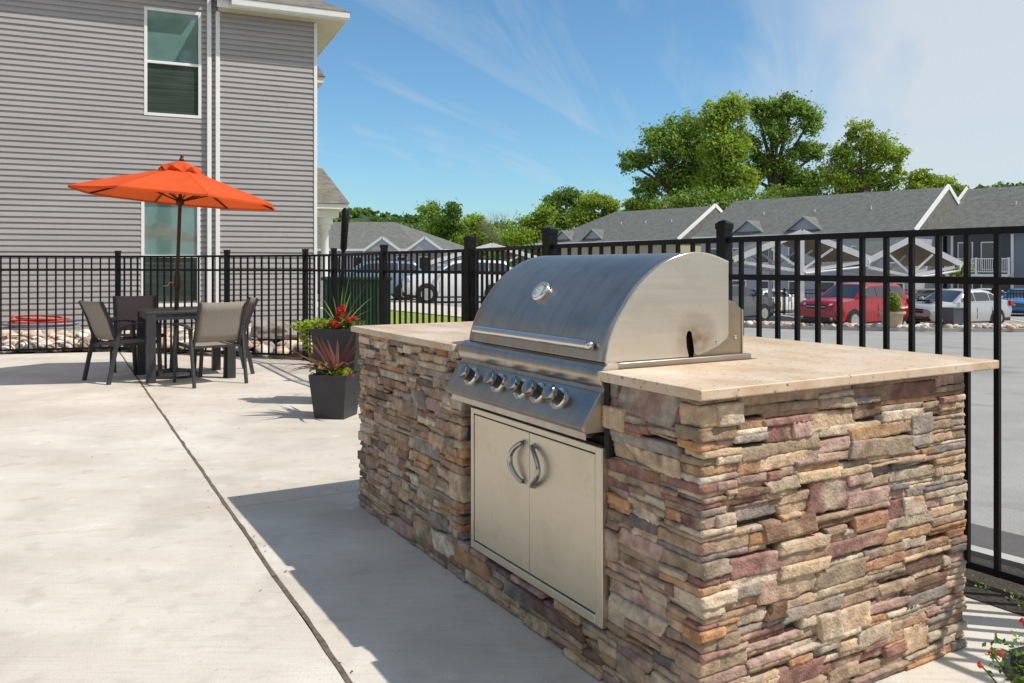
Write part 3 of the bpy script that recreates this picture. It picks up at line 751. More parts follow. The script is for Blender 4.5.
# flange on the counter
mb = MB()
for u0_, u1_ in ((.443, GU0 + .004), (GU1 - .004, 1.372)): mb.box((.05, ly(u0_), HT - .004), (.640, ly(u1_), HT + .016))
mb.box((.640, ly(GU0) + .006, HT + .001), (.656, ly(GU1) - .006, HT + .013)); mb.build('flange', M['steel'], gr, bevel=.002)
for x, z in ((.505, .975), (.600, .985)):
    mb = MB(); mb.lathe([(.0065, 0), (.0065, .004), (.003, .006)], (x, ly(GU0) + (.0 if x < .52 else .016), z), (0, -1, 0), 10)
    mb.build('rivet', M['chrome'], gr, smooth=50)
# heat stain round the slot
# hood handle: a long rounded bar close to the skin
def hood_pt(zq, d=0):
    for i in range(len(prof) - 1):
        if prof[i][1] <= zq <= prof[i + 1][1]:
            t = (zq - prof[i][1]) / (prof[i + 1][1] - prof[i][1]); x = prof[i][0] + t * (prof[i + 1][0] - prof[i][0])
            tx, tz = prof[i + 1][0] - prof[i][0], prof[i + 1][1] - prof[i][1]; ln = math.hypot(tx, tz)
            return Vector((x - tz / ln * d, 0, zq + tx / ln * d)), Vector((-tz / ln, 0, tx / ln))
HZ = .974
p, nrm = hood_pt(HZ)
mb = MB(); pts = []; rs = []
for i in range(161):
    t = i / 160; y = ly(.515) + (1.285 - .515) * t
    e = min(t, 1 - t) / .026; rr = .0165 * math.sqrt(max(0.02, 1 - (1 - min(1, e)) ** 2))
    pts.append(p + nrm * .017 + Vector((0, y, 0))); rs.append(rr)
mb.tube(pts, rs, 14); hd = mb.build('hood_handle', M['chrome'], gr, smooth=60)
for u in (.56, .9, 1.24): mb = MB(); mb.bar(p + Vector((0, ly(u), 0)), p + nrm * .015 + Vector((0, ly(u), 0)), .02, .012); mb.build('handle_bracket', M['steel'], hd)
# thermometer
def panel_pt(px, py, pl_p, pl_n):
    """where the picture ray through (px,py) meets a plane given in world space"""
    d = Vector(((px - 512) / F, 1, -(py - YH) / F)); o = Vector((0, 0, HC))
    return o + d * ((pl_p - o).dot(pl_n) / d.dot(pl_n))
gM = Matrix.Translation(isl(0, .9, 0)) @ Matrix.Rotation(TH, 4, 'Z'); gI = gM.inverted()
p, nrm = hood_pt(1.125)
wp = panel_pt(542.5, 293, gM @ p, gM.to_3x3() @ nrm); yl = (gI @ wp).y
tp, tn_ = hood_pt((gI @ wp).z)
tp = Vector((tp.x, yl, tp.z))
mb = MB(); mb.lathe([(.038, 0), (.041, .004), (.041, .015), (.037, .020), (.033, .020), (.033, .017)], tp - tn_ * .002, tn_, 32)
th = mb.build('thermometer', M['chrome'], gr, smooth=40)
mb = MB(); mb.lathe([(.0325, .0165), (.0325, .018)], tp - tn_ * .002, tn_, 24); dial = mb.build('dial', M['glass_dial'], th)
mb = MB()
side = Vector((0, 1, 0)); upv = tn_.cross(side)
for k in range(13):
    a = R(-130 + k * 20); d = side * math.sin(-a) + upv * math.cos(a) * (1 if upv.z > 0 else -1)
    mb.bar(tp + tn_ * .0167 + d * .022, tp + tn_ * .0167 + d * .029, .0018, .0008)
mb.bar(tp + tn_ * .0184 - side * .004, tp + tn_ * .0184 + side * .016 + upv * .006 * (1 if upv.z > 0 else -1), .002, .0005)
mb.build('dial_marks', M['knob_black'], th)

# bullnose + sloped control panel
pan = []
for i in range(13):
    a = R(75 + i * 14); pan.append((.058 + .026 * math.cos(a) - .004, .898 + .024 * math.sin(a)))
PU0, PU1 = .437, 1.350
bn = [(.09, HT + .018), (.066, HT + .020)] + [(.050 + .032 * math.cos(R(90 + k * 12)), .892 + .038 * math.sin(R(90 + k * 12))) for k in range(13)] + [(.026, .848), (.06, .845)]
mb = MB(); mb.extrude(bn, ly(PU0), ly(PU1)); mb.build('bullnose', M['steel_panel'], gr, smooth=35)
pA = Vector((.022, 0, .850)); pB = Vector((-.040, 0, .752))
pn = Vector((-(pA.z - pB.z), 0, (pA.x - pB.x))).normalized()
pp = [(pA.x, pA.z), (pA.x - .004, pA.z - .004), (pB.x - .002, pB.z + .006), (pB.x - .004, pB.z - .004), (pB.x, pB.z - .012), (pB.x + .012, pB.z - .018), (.085, pB.z - .018), (.085, pA.z)]
mb = MB(); mb.extrude(pp, ly(PU0) + .0025, ly(PU1) - .0025); cp = mb.build('control_panel', M['steel_panel'], gr, bevel=.003)
# end cap of the panel
cap = bn[1:] + [(pB.x, pB.z)] + [(.085, pB.z - .018), (.085, HT + .012)]
cap = [(.08, HT + .016)] + bn[1:-1] + [(pA.x - .001, pA.z - .002), (pB.x - .002, pB.z + .004), (pB.x, pB.z - .010), (pB.x + .012, pB.z - .016), (.08, pB.z - .016)]
for u in (PU0, PU1):
    bm = bmesh.new(); s_ = -1 if u == PU0 else 1
    f = bm.faces.new([bm.verts.new((x, ly(u) , z)) for x, z in cap]); r = bmesh.ops.extrude_face_region(bm, geom=[f])
    for v in [g for g in r['geom'] if isinstance(g, bmesh.types.BMVert)]: v.co.y += s_ * .0025
    bmesh.ops.recalc_face_normals(bm, faces=bm.faces); bmesh.ops.triangulate(bm, faces=bm.faces[:])
    me = bpy.data.meshes.new('end_cap'); bm.to_mesh(me); bm.free(); me.materials.append(M['steel_side'])
    o = bpy.data.objects.new('end_cap', me); col.objects.link(o); o.parent = cp
# knobs
plane_p = gM @ ((pA + pB) / 2); plane_n = gM.to_3x3() @ pn
for kpx, kpy in ((472.5, 377), (499.5, 383.5), (522.5, 389.5), (539, 393.5), (560, 399)):
    w_ = gI @ panel_pt(kpx, kpy, plane_p, plane_n)
    mb = MB(); mb.lathe([(.036, 0), (.036, .005), (.033, .011), (.025, .013)], w_ + pn * .001, pn, 32)
    kn = mb.build('knob', M['chrome'], gr, smooth=40)
    mb = MB(); mb.lathe([(.023, .012), (.023, .032), (.026, .037)], w_, pn, 26); mb.build('knob_skirt', M['knob_black'], kn, smooth=40)
    mb = MB(); mb.lathe([(.0262, .035), (.027, .039), (.027, .050), (.025, .0545), (.021, .0560)], w_, pn, 32)
    kc = mb.build('knob_cap', M['chrome_dark'], kn, smooth=40)
# drip tray lip and black side gap strip
mb = MB(); mb.box((-.012, ly(PU0) + .03, .716), (.09, ly(PU1) + .0, .730)); mb.box((-.014, ly(PU0) + .03, .708), (-.009, ly(PU1), .732)); mb.build('drip_tray', M['steel_panel'], gr, bevel=.002)
mb = MB(); mb.box((.03, ly(.412), .66), (.09, ly(.4345), HT - TK - .001)); mb.box((.06, ly(.46), .69), (.09, ly(1.34), .735)); mb.build('insulating_liner', M['black_gap'], gr)

# access doors
dr = thing('access_doors', 'pair of brushed steel access doors below the grill with two bowed chrome handles', 'cabinet doors', isl(0, .84, 0), TH)
def dy(u): return u - .84
du0, du1, dz0, dz1 = .428, 1.254, .163, .690; fx = .018
mb = MB(); fw = .036
mb.box((fx, dy(du0), dz0), (fx + .03, dy(du0 + fw), dz1)); mb.box((fx, dy(du1 - fw * .6), dz0), (fx + .03, dy(du1), dz1))
mb.box((fx, dy(du0 + fw), dz0), (fx + .03, dy(du1 - fw * .6), dz0 + fw * .8)); mb.box((fx, dy(du0 + fw), dz1 - fw * .6), (fx + .03, dy(du1 - fw * .6), dz1))
mb.build('frame', M['steel_door'], dr, bevel=.003)
mb = MB(); mb.box((fx + .02, dy(du0 + .01), dz0 + .01), (fx + .028, dy(du1 - .01), dz1 - .01)); mb.build('recess', M['black_gap'], dr)
i0, i1, j0_, j1_ = du0 + fw + .004, du1 - fw * .6 - .004, dz0 + fw * .8 + .004, dz1 - fw * .6 - .004; mid = .838
for a, b, hs_ in ((i0, mid - .0012, -1), (mid + .0012, i1, 1)):
    mb = MB(); mb.box((fx + .003, dy(a), j0_), (fx + .018, dy(b), j1_)); d_ = mb.build('door', M['steel_door'], dr, bevel=.002)
    hu = mid + hs_ * .032; zc = .560; pts = []
    for i in range(15):
        t = -1 + 2 * i / 14; pts.append(Vector((fx - .006 - .014 * math.sqrt(max(0, 1 - t * t)) ** 1.2, dy(hu + hs_ * .058 * (1 - t * t)), zc + .066 * t)))
    mb = MB(); mb.tube(pts, [.0078 + .0025 * (1 - abs(-1 + 2 * i / 14)) for i in range(15)], 10)
    mb.lathe([(.009, 0), (.009, .006)], (fx + .003, dy(hu), zc + .066), (-1, 0, 0), 12); mb.lathe([(.009, 0), (.009, .006)], (fx + .003, dy(hu), zc - .066), (-1, 0, 0), 12)
    mb.build('handle', M['chrome_dark'], d_, smooth=60)

# ------------------------------------------------------------------ fences
ZTOP, ZMID, ZBOT = 1.368, 1.178, .065
def fence_panel(parent, a, b, z0=0., pick=.0191, gap=.1143, post_w=.051, zb=ZBOT):
    a = Vector((*a, z0)); b = Vector((*b, z0)); d = b - a; ln = d.length; d.normalize(); ang = math.atan2(d.y, d.x)
    n = max(1, int(round((ln - post_w) / gap)) - 1); st = ln / (n + 1)
    mb = MB()
    for i in range(1, n + 1):
        c = a + d * st * i
        mb.box((c.x - pick / 2, c.y - pick / 2, z0 + .045), (c.x + pick / 2, c.y + pick / 2, z0 + ZTOP - .01), rz=ang)
    p = mb.build('picket_panel', M['fence'], parent)
    for z_, h_ in ((ZTOP, .028), (ZMID, .028), (zb, .028)):
        m2 = MB(); m2.bar(a + d * post_w / 2 + Vector((0, 0, z_ - h_ / 2)), b - d * post_w / 2 + Vector((0, 0, z_ - h_ / 2)), .027, h_)
        m2.build('rail', M['fence'], p, bevel=.002)
def fence_post(parent, p, w=.051, h=1.44, z0=-.1, ang=0, pyramid=False):
    mb = MB(); x, y = p; mb.box((x - w / 2, y - w / 2, z0), (x + w / 2, y + w / 2, h - .012), rz=ang)
    o = mb.build('post', M['fence'], parent)
    m2 = MB(); c = w / 2 + .004
    m2.box((x - c, y - c, h - .03), (x + c, y + c, h), rz=ang)
    if pyramid: m2.lathe([(c * 1.35, h), (c * .9, h + .012), (.004, h + .02)], (x, y, 0), (0, 0, 1), 4)
    m2.build('post_cap', M['fence'], o)
def ang_of(i): return math.atan2(FP[i + 1][1] - FP[i][1], FP[i + 1][0] - FP[i][0])
def rel(ps, o): return [(p[0] - o[0], p[1] - o[1]) for p in ps]
o0 = FP[4]; fA = thing('metal_fence', 'black metal picket fence curving between the patio dining set and the grey building', 'fence', (o0[0], o0[1], 0))
pts_ = rel(FP[:9], o0)
for i in range(len(pts_) - 1): fence_panel(fA, pts_[i], pts_[i + 1])
for i in range(len(pts_)): fence_post(fA, pts_[i], ang=ang_of(i), w=.056)
o0 = FP[8]; fB = thing('metal_fence', 'short black picket fence section between the green utility box and the gate', 'fence', (o0[0], o0[1], 0))
pts_ = rel(FP[8:10], o0); d_ = (Vector(pts_[1]) - Vector(pts_[0]))
fence_panel(fB, pts_[0], pts_[1]); fence_post(fB, pts_[1], ang=ang_of(8), w=.076, h=1.47, pyramid=True)
o0 = FP[9]; gt = thing('metal_gate', 'black metal picket gate directly behind the grill hood, with latch box on its post', 'gate', (o0[0], o0[1], 0))
a, b = Vector(rel(FP[9:11], o0)[0]), Vector(rel(FP[9:11], o0)[1]); dd = (b - a).normalized()
fence_panel(gt, a + dd * .07, b - dd * .07); 
for q in (a + dd * .085, b - dd * .085): mb = MB(); mb.bar((q.x, q.y, .05), (q.x, q.y, ZTOP), .04); mb.build('gate_stile', M['fence'], gt)
mb = MB(); q = a + dd * .02; mb.box((q.x - .03, q.y - .06, 1.06), (q.x + .045, q.y - .03, 1.17)); mb.box((q.x - .02, q.y - .05, .78), (q.x + .05, q.y - .03, .90)); mb.build('latch', M['fence'], gt, bevel=.004)
o0 = FP[11]; fC = thing('metal_fence', 'black metal picket fence running behind the stone island along the car park', 'fence', (o0[0], o0[1], 0))
pts_ = rel(FP[10:], o0)
for i in range(len(pts_) - 1): fence_panel(fC, pts_[i], pts_[i + 1], zb=.075)
for i in range(len(pts_)): fence_post(fC, pts_[i], ang=ang_of(min(10 + i, len(FP) - 2)), w=.076 if i == 0 else .058, h=1.47 if i == 0 else 1.44, z0=-.3, pyramid=True)

# ------------------------------------------------------------------ patio table, umbrella, chairs
TC = (-3.62, 9.20)
tb = thing('patio_table', 'square charcoal metal patio table with thick legs, under the orange umbrella', 'table', (*TC, 0), TH)
hw = .45
mb = MB(); mb.box((-hw, -hw, .715), (hw, hw, .74)); ob = mb.build('table_top', M['table'], tb, bevel=.004)
mb = MB()
for s_ in (-1, 1): mb.box((-hw + .01, s_ * (hw - .03) - .012, .655), (hw - .01, s_ * (hw - .03) + .012, .714)); mb.box((s_ * (hw - .03) - .012, -hw + .045, .655), (s_ * (hw - .03) + .012, hw - .045, .714))
mb.build('apron', M['table'], tb)
for sx in (-1, 1):
    for sy in (-1, 1):
        mb = MB(); cx, cy = sx * (hw - .047), sy * (hw - .047); mb.box((cx - .045, cy - .045, 0), (cx + .045, cy + .045, .712)); mb.build('leg', M['table'], tb, bevel=.004)

um = thing('patio_umbrella', 'open orange market umbrella leaning slightly over the patio table', 'umbrella', (TC[0] - .13, TC[1], 0), 0)
lean = Vector((.085, .0, 2.31))
mb = MB(); mb.lathe([(.27, 0), (.275, .03), (.25, .055), (.12, .075), (.045, .09), (.04, .2), (.036, .32)], (0, 0, 0), (0, 0, 1), 32); mb.build('base', M['table'], um, smooth=40)
mb = MB(); mb.tube([(0, 0, .05), lean * .99], .0195, 14); pole = mb.build('pole', M['bronze'], um, smooth=60)
pz = lambda z: lean * (z / lean.z)
mb = MB(); mb.lathe([(.024, -.09), (.036, -.05), (.036, .05), (.026, .12)], pz(1.03), lean, 14); hb = mb.build('crank_housing', M['bronze'], um, smooth=50)
mb = MB(); mb.tube([pz(1.03), pz(1.03) + Vector((-.06, -.05, .01)), pz(1.03) + Vector((-.08, -.06, -.03)), pz(1.03) + Vector((-.12, -.07, -.03))], .007, 8); mb.build('crank_handle', M['steel'], hb, smooth=60)
# canopy
axn = Vector((.085, .03, 1)).normalized()
tilt = Matrix.Rotation(R(4.3), 4, Vector((0, 1, 0))) @ Matrix.Rotation(R(-1.0), 4, Vector((1, 0, 0)))
top = pz(2.31); RR = 1.10; ZD = -.335
def cpt(k, t, lift=0):     # k: rib angle index (float), t 0 hub..1 rim
    a = R(36 + 45 * k)
    z = ZD * t ** 1.12
    return top + tilt @ Vector((RR * t * math.cos(a), RR * t * math.sin(a), z + lift))
mb = MB(); nr = 10; sub = 6; vs = []; nk = 8 * sub
for i in range(nr + 1):
    t = .11 + .89 * i / nr
    for q in range(nk):
        k0 = q // sub; fr = (q % sub) / sub
        A_ = cpt(k0, t); B_ = cpt(k0 + 1, t); sagz = -.030 * 4 * fr * (1 - fr) * t * (.4 + .6 * math.sin(math.pi * min(1, t))) 
        p = A_.lerp(B_, fr); 
        if i == nr: p += (top - p) * .012 * 4 * fr * (1 - fr)
        wr_ = .006 * noise.noise(Vector((q * .9, t * 3, 0))) + .004 * noise.noise(Vector((q * .35, t * 9, 4)))
        vs.append(p + Vector((0, 0, sagz + wr_)))
fs = [(i * nk + q, i * nk + (q + 1) % nk, (i + 1) * nk + (q + 1) % nk, (i + 1) * nk + q) for i in range(nr) for q in range(nk)]
# short valance-like hem
vs2 = []
for q in range(nk):
    k0 = q // sub; fr = (q % sub) / sub; p = Vector(vs[nr * nk + q]); vs2.append(p + Vector((0, 0, -.022)))
n0 = len(vs); vs += vs2; fs += [(nr * nk + q, nr * nk + (q + 1) % nk, n0 + (q + 1) % nk, n0 + q) for q in range(nk)]
mb.add(vs, fs); can = mb.build('canopy', M['orange'], um, smooth=14)
for k in range(8):
    mb = MB(); vs = []
    for i in range(11):
        t = .12 + .88 * i / 10; p = cpt(k, t, .0035); q_ = cpt(k + .02 / max(t, .1) * .25, t, .0035); vs += [p, q_]
    mb.add(vs, [(2 * i, 2 * i + 1, 2 * i + 3, 2 * i + 2) for i in range(10)]); mb.build('seam', M['orange'], can)
# vent cap with scalloped hem
mb = MB(); vs = []; nr2 = 4
for i in range(nr2 + 1):
    t = .02 + .20 * i / nr2
    for q in range(nk):
        k0 = q // sub; fr = (q % sub) / sub
        p = cpt(k0, t, .055 + .02 * (1 - i / nr2)).lerp(cpt(k0 + 1, t, .055 + .02 * (1 - i / nr2)), fr)
        if i == nr2: p += Vector((0, 0, .030 * math.sin(fr * math.pi * 2) - .028 + .03 * noise.noise(Vector((q * 1.7, 0, 0)))))
        vs.append(p)
mb.add(vs, [(i * nk + q, i * nk + (q + 1) % nk, (i + 1) * nk + (q + 1) % nk, (i + 1) * nk + q) for i in range(nr2) for q in range(nk)])
mb.build('vent_cap', M['orange'], can, smooth=30)
mb = MB(); mb.lathe([(.014, 0), (.024, .01), (.026, .035), (.014, .05), (.020, .065), (.006, .085)], top + Vector((0, 0, .06)), axn, 14); mb.build('finial', M['bronze'], um, smooth=50)
mb = MB(); mb.lathe([(.032, -.04), (.045, -.02), (.045, .02), (.030, .05)], pz(1.93), lean, 14); mb.lathe([(.03, -.02), (.04, 0), (.03, .03)], pz(2.27), lean, 14); mb.build('hub', M['bronze'], um, smooth=50)
for k in range(8):
    mb = MB(); mb.bar(top + Vector((0, 0, -.03)), cpt(k, .985, -.018), .012, .018); rb = mb.build('rib', M['bronze'], um)
    mb = MB(); mb.bar(pz(1.93), cpt(k, .52, -.024), .010, .014); mb.build('strut', M['bronze'], rb)

def make_chair(name, label):
    t = thing(name, label, 'chair', group='chairs round the patio table')
    # local: +y is forward (towards the table), width .56
    W = .27
    for s_ in (-1, 1):
        mb = MB(); mb.bar((s_ * W, .25, 0), (s_ * W, .22, .62), .026, .04, up=(0, 1, 0)); mb.build('leg', M['table'], t, bevel=.003)
        mb = MB(); mb.bar((s_ * W, -.31, 0), (s_ * W, -.19, .60), .026, .042, up=(0, 1, 0)); mb.build('leg', M['table'], t, bevel=.003)
        mb = MB(); arm = [(s_ * W, .25, .625), (s_ * W, .12, .645), (s_ * W, -.06, .635), (s_ * W, -.22, .60)]
        for a_, b_ in zip(arm[:-1], arm[1:]): mb.bar(a_, b_, .045, .018)
        mb.build('armrest', M['table'], t, bevel=.002)
    mb = MB()
    for s_ in (-1, 1):
        pts = [(s_ * .235, .25, .425), (s_ * .235, -.10, .405), (s_ * .235, -.19, .43), (s_ * .235, -.235, .52), (s_ * .235, -.29, .70), (s_ * .235, -.37, .885)]
        for a_, b_ in zip(pts[:-1], pts[1:]): mb.bar(a_, b_, .022, .035)
    mb.bar((-.27, .24, .41), (.27, .24, .41), .035, .022); mb.bar((-.27, -.2, .41), (.27, -.2, .41), .03, .022)
    mb.build('frame', M['table'], t)
    def slingm(P, n=8):
        m_ = MB(); vs = []
        for (y, z) in P:
            for i in range(n + 1):
                x = -.228 + .456 * i / n; sg = 4 * (i / n) * (1 - i / n); vs.append((x, y - .012 * sg, z - .006 * sg))
        m_.add(vs, [(j * (n + 1) + i, j * (n + 1) + i + 1, (j + 1) * (n + 1) + i + 1, (j + 1) * (n + 1) + i) for j in range(len(P) - 1) for i in range(n)])
        return m_
    b_ = slingm([(-.205, .47), (-.235, .54), (-.265, .62), (-.295, .71), (-.335, .80), (-.378, .893)]).build('backrest', M['sling'], t, smooth=60); sm = b_.modifiers.new('t', 'SOLIDIFY'); sm.thickness = .004
    s2 = slingm([(.26, .432), (.1, .425), (-.08, .415), (-.18, .425)]).build('seat', M['sling'], t, smooth=60); sm = s2.modifiers.new('t', 'SOLIDIFY'); sm.thickness = .004
    return t
ch0 = make_chair('patio_chair', 'patio chair at the left of the table, turned with its back to the open concrete')
def face(dx, dy): return math.atan2(dy, dx) - math.pi / 2
ch0.location = (-4.16, 8.93, 0); ch0.rotation_euler = (0, 0, face(.62, .78))
ch0.scale = (1, 1, .96)
ch1 = dup(ch0, (-3.17, 8.69, 0), face(-.66, .75), 'nearest patio chair, its woven tan back towards the planters')
ch2 = dup(ch0, (-3.33, 9.48, 0), face(-.86, -.45), 'patio chair on the fence side, half hidden by the nearest chair')
ch3 = dup(ch0, (-4.44, 9.86, 0), face(.50, -.86), 'dark backed patio chair at the far left corner of the table, facing the camera')
for c_ in ch3.children:
    if c_.name.startswith('backrest') or c_.name.startswith('seat'): c_.data = c_.data.copy(); c_.data.materials[0] = M['sling_dark']

# ------------------------------------------------------------------ planters
def foliage(mb_, c, rad, n, size, flat=.6, base=(1, 1, 1)):
    c = Vector(c)
    for i in range(n):
        d = Vector((random.gauss(0, 1), random.gauss(0, 1), random.gauss(0, 1))).normalized() * (random.random() ** .45)
        p = c + Vector((d.x * rad[0], d.y * rad[1], d.z * rad[2]))
        a = Vector((random.gauss(0, 1), random.gauss(0, 1), random.gauss(0, .5))).normalized(); b = a.cross(Vector((random.gauss(0, .4), random.gauss(0, .4), 1))).normalized()
        s_ = size * random.uniform(.6, 1.3); f_ = random.uniform(.6, 1.25); up = a.cross(b) * s_ * .15
        mb_.add([p - a * s_, p - b * s_ * flat + up, p + a * s_, p + b * s_ * flat + up], [(0, 1, 2, 3)], (f_ * base[0], f_ * base[1], f_ * base[2]))
def blossoms(mb_, spots, r, n=9):
    for c in spots:
        c = Vector(c)
        for i in range(n):
            d = Vector((random.gauss(0, 1), random.gauss(0, 1), random.gauss(0, 1))).normalized()
            p = c + d * r * .6; a = d.cross(Vector((.3, .2, 1))).normalized(); b = a.cross(d); s_ = r * .55; f_ = random.uniform(.7, 1.2)
            mb_.add([p - a * s_, p - b * s_ + d * s_ * .3, p + a * s_, p + b * s_ + d * s_ * .3], [(0, 1, 2, 3)], (f_, f_, f_))
def square_pot(parent, wt, wb, h, m, wall=.018):
    mb = MB(); t, b = wt / 2, wb / 2; ti = t - wall
    def ring(r, z): return [(-r, -r, z), (r, -r, z), (r, r, z), (-r, r, z)]
    vs = ring(b, 0) + ring(t, h) + ring(ti, h) + ring(ti * .97, h - .05)
    fs = [(3, 2, 1, 0), (12, 13, 14, 15)] + [(k * 4 + i, k * 4 + (i + 1) % 4, (k + 1) * 4 + (i + 1) % 4, (k + 1) * 4 + i) for k in range(3) for i in range(4)]
    mb.add(vs, fs); return mb.build('pot', m, parent, bevel=.004)

p1 = thing('potted_plant', 'low charcoal planter with spiky burgundy leaves and yellow flowers', 'planter', (-1.43, 6.74, 0), R(-14))
square_pot(p1, .325, .255, .35, M['pot'])
mb = MB(); mb.box((-.135, -.135, .28), (.135, .135, .305)); mb.build('soil', M['soil'], p1)
mb = MB(); random.seed(5)
for i in range(26):
    a = random.uniform(0, 6.28); el = random.choice([.25, .5, .8, 1.1, 1.3]); ln = random.uniform(.34, .54)
    if i < 9: a = math.pi + random.uniform(-.7, .7) - .2; el = random.uniform(-.12, .35); ln = random.uniform(.34, .50)
    tip = Vector((math.cos(a) * math.cos(el), math.sin(a) * math.cos(el), math.sin(el))) * ln
    f_ = random.uniform(.7, 1.3); mb.blade((.0 + random.uniform(-.02, .02), random.uniform(-.02, .02), .33), Vector((0, 0, .35)) + tip, .036, sag=.06 if el < .5 else .01, c=(f_, f_, f_))
mb.build('spiky_leaves', M['redspike'], p1, smooth=60, fix=False)
mb = MB(); foliage(mb, (.02, 0, .35), (.13, .13, .06), 420, .016); mb.build('foliage', M['lime'], p1, fix=False)
mb = MB(); blossoms(mb, [(-.09, -.1, .43), (-.05, -.14, .41), (-.12, -.06, .40), (-.02, -.13, .44)], .018); mb.build('blossoms', M['yellowflower'], p1, fix=False)
mb = MB(); blossoms(mb, [(.15, -.1, .36), (.17, -.06, .34)], .016); mb.build('blossoms', M['redflower'], p1, fix=False)

p2 = thing('potted_plant', 'tall black planter with red geraniums, green spikes and trailing lime vine, behind the low planter', 'planter', (-1.53, 7.45, 0), R(-8))
square_pot(p2, .42, .30, .67, M['pot'])
mb = MB(); mb.box((-.18, -.18, .60), (.18, .18, .63)); mb.build('soil', M['soil'], p2)
mb = MB()
for i in range(12):
    a = random.uniform(0, 6.28); el = random.uniform(.85, 1.45); ln = random.uniform(.30, .58)
    if i < 4: el = random.uniform(.35, .7)
    tip = Vector((math.cos(a) * math.cos(el), math.sin(a) * math.cos(el), math.sin(el))) * ln
    f_ = random.uniform(.7, 1.3); mb.blade((-.02, 0, .62), Vector((-.02, 0, .64)) + tip, .015, sag=.03, c=(f_, f_, f_))
mb.build('spiky_leaves', M['spike'], p2, smooth=60, fix=False)
mb = MB(); foliage(mb, (-.17, -.05, .69), (.20, .16, .07), 500, .019, flat=.8); foliage(mb, (-.29, -.1, .60), (.06, .1, .14), 150, .018, flat=.8)
foliage(mb, (-.22, -.12, .42), (.04, .07, .2), 110, .017, flat=.8); foliage(mb, (-.38, 0, .68), (.1, .08, .05), 110, .018, flat=.8); mb.build('trailing_vine', M['lime'], p2, fix=False)
mb = MB(); foliage(mb, (.06, -.05, .70), (.18, .17, .08), 480, .017, flat=.8); mb.build('foliage', M['green'], p2, fix=False)
mb = MB(); blossoms(mb, [(.02, -.12, .83), (.06, -.1, .80), (.0, -.1, .77), (.11, -.14, .745), (.15, -.1, .75), (-.02, -.18, .715), (.04, -.2, .71), (.05, -.1, .855)], .033, 14); mb.build('blossoms', M['redflower'], p2, fix=False)

p3 = thing('potted_plant', 'small pot of coral flowers at the near right corner beside the island', 'planter', (1.36, 2.0, 0), 0)
mb = MB(); mb.lathe([(.10, 0), (.14, .2), (.155, .215), (.155, .235), (.138, .235), (.13, .19)], n=26); mb.build('pot', M['pot'], p3, smooth=40)
mb = MB(); mb.lathe([(.01, .195), (.131, .20)], n=20); mb.build('soil', M['soil'], p3)
mb = MB(); foliage(mb, (-.02, 0, .25), (.19, .17, .07), 1100, .009); 
stems = [(-.20, -.03, .30), (-.14, -.1, .27), (-.17, .06, .26), (-.10, .02, .35), (-.05, -.08, .36), (.02, -.02, .38), (.08, -.1, .33), (-.12, -.04, .22), (-.22, .02, .25), (-.08, .08, .33)]
for s_ in stems: mb.tube([(s_[0] * .3, s_[1] * .3, .2), (s_[0] * .8, s_[1] * .8, s_[2] * .8), s_], .0022, 5); 
mb.c = mb.c + [(1, 1, 1)] * (len(mb.v) - len(mb.c)); 
mb.build('foliage', M['green'], p3, fix=False)
mb = MB(); blossoms(mb, stems, .010, 9); mb.build('blossoms', M['orangeflower'], p3, fix=False)

# weeds at the foot of the right-hand fence
mb = MB(); random.seed(12)
for i in range(70):
    t = random.uniform(.2, 2.3); q = fl(t, random.uniform(-.16, -.02))
    foliage(mb, (q[0], q[1], .02), (.03, .03, .02), random.randint(4, 9), .007)
wd = mb.build('ground_cover', M['lime'], fix=False); tag(wd, 'scattered low yellow green weeds along the foot of the car park fence', 'weeds', kind='stuff')
mb = MB(); 
poly = [fl(-1.5, -.17), fl(5, -.19), fl(5, .0), fl(-1.5, .0)]
mb.add([(x, y, .004) for x, y in poly], [(0, 1, 2, 3)]); tag(mb.build('soil_strip', M['mulch']), kind='structure')

# ------------------------------------------------------------------ grey building on the left
BA = math.atan2(.403, .915)
bl = thing('apartment_building', 'two storey grey vinyl sided building with white trim behind the umbrella', 'building', (-3.88, 16.5, 0), BA)
def siding(x0, x1, y, z0, z1, name, holes=()):
    """dutch lap courses as real ledges; holes: (xa, xb, za, zb)"""
    EX = .1016; mb = MB(); z = z0
    prof_ = [(0, -.025), (.060, -.018), (.067, -.005), (1.0 * EX - .003, .0), (EX, -.024)]
    rs2 = random.Random(int(z1 * 10))
    def strip(a, b, zz, dd=0):
        vs = []; n = len(prof_)
        for x in (a, b): vs += [(x, y + d - dd, zz + h) for h, d in prof_]
        mb.add(vs, [(i, i + 1, n + i + 1, n + i) for i in range(n - 1)])
    while z < z1 - .01:
        segs = [(x0, x1)]
        for (xa, xb, za, zb) in holes:
            if z + EX > za and z < zb:
                ns = []
                for a, b in segs:
                    if xa <= a and xb >= b: continue
                    if xb <= a or xa >= b: ns.append((a, b)); continue
                    if a < xa: ns.append((a, xa))
                    if xb < b: ns.append((xb, b))
                segs = ns
        for a, b in segs:
            cutx = []; xx = a + rs2.uniform(.8, 3.6)
            while xx < b - .4: cutx.append(xx); xx += 3.66
            ee = [a] + cutx + [b]
            for i_, (p_, q_) in enumerate(zip(ee[:-1], ee[1:])): strip(p_, q_, z + rs2.uniform(-.0012, .0012), (i_ % 2) * .0035 + rs2.uniform(0, .0015))
        z += EX
    return mb.build(name, M['siding'], bl, fix=False)
W1 = (-3.14, -2.15, 4.0, 6.0); W2 = (-3.19, -2.17, .46, 2.46)
siding(-1.86, -.03, 0, .17, 6.05, 'wall')
siding(-26, -1.84, .07, .06, 6.5, 'wall', holes=[(a_, b_, c_ + .12, d_ - .12) for a_, b_, c_, d_ in (W1, W2)])
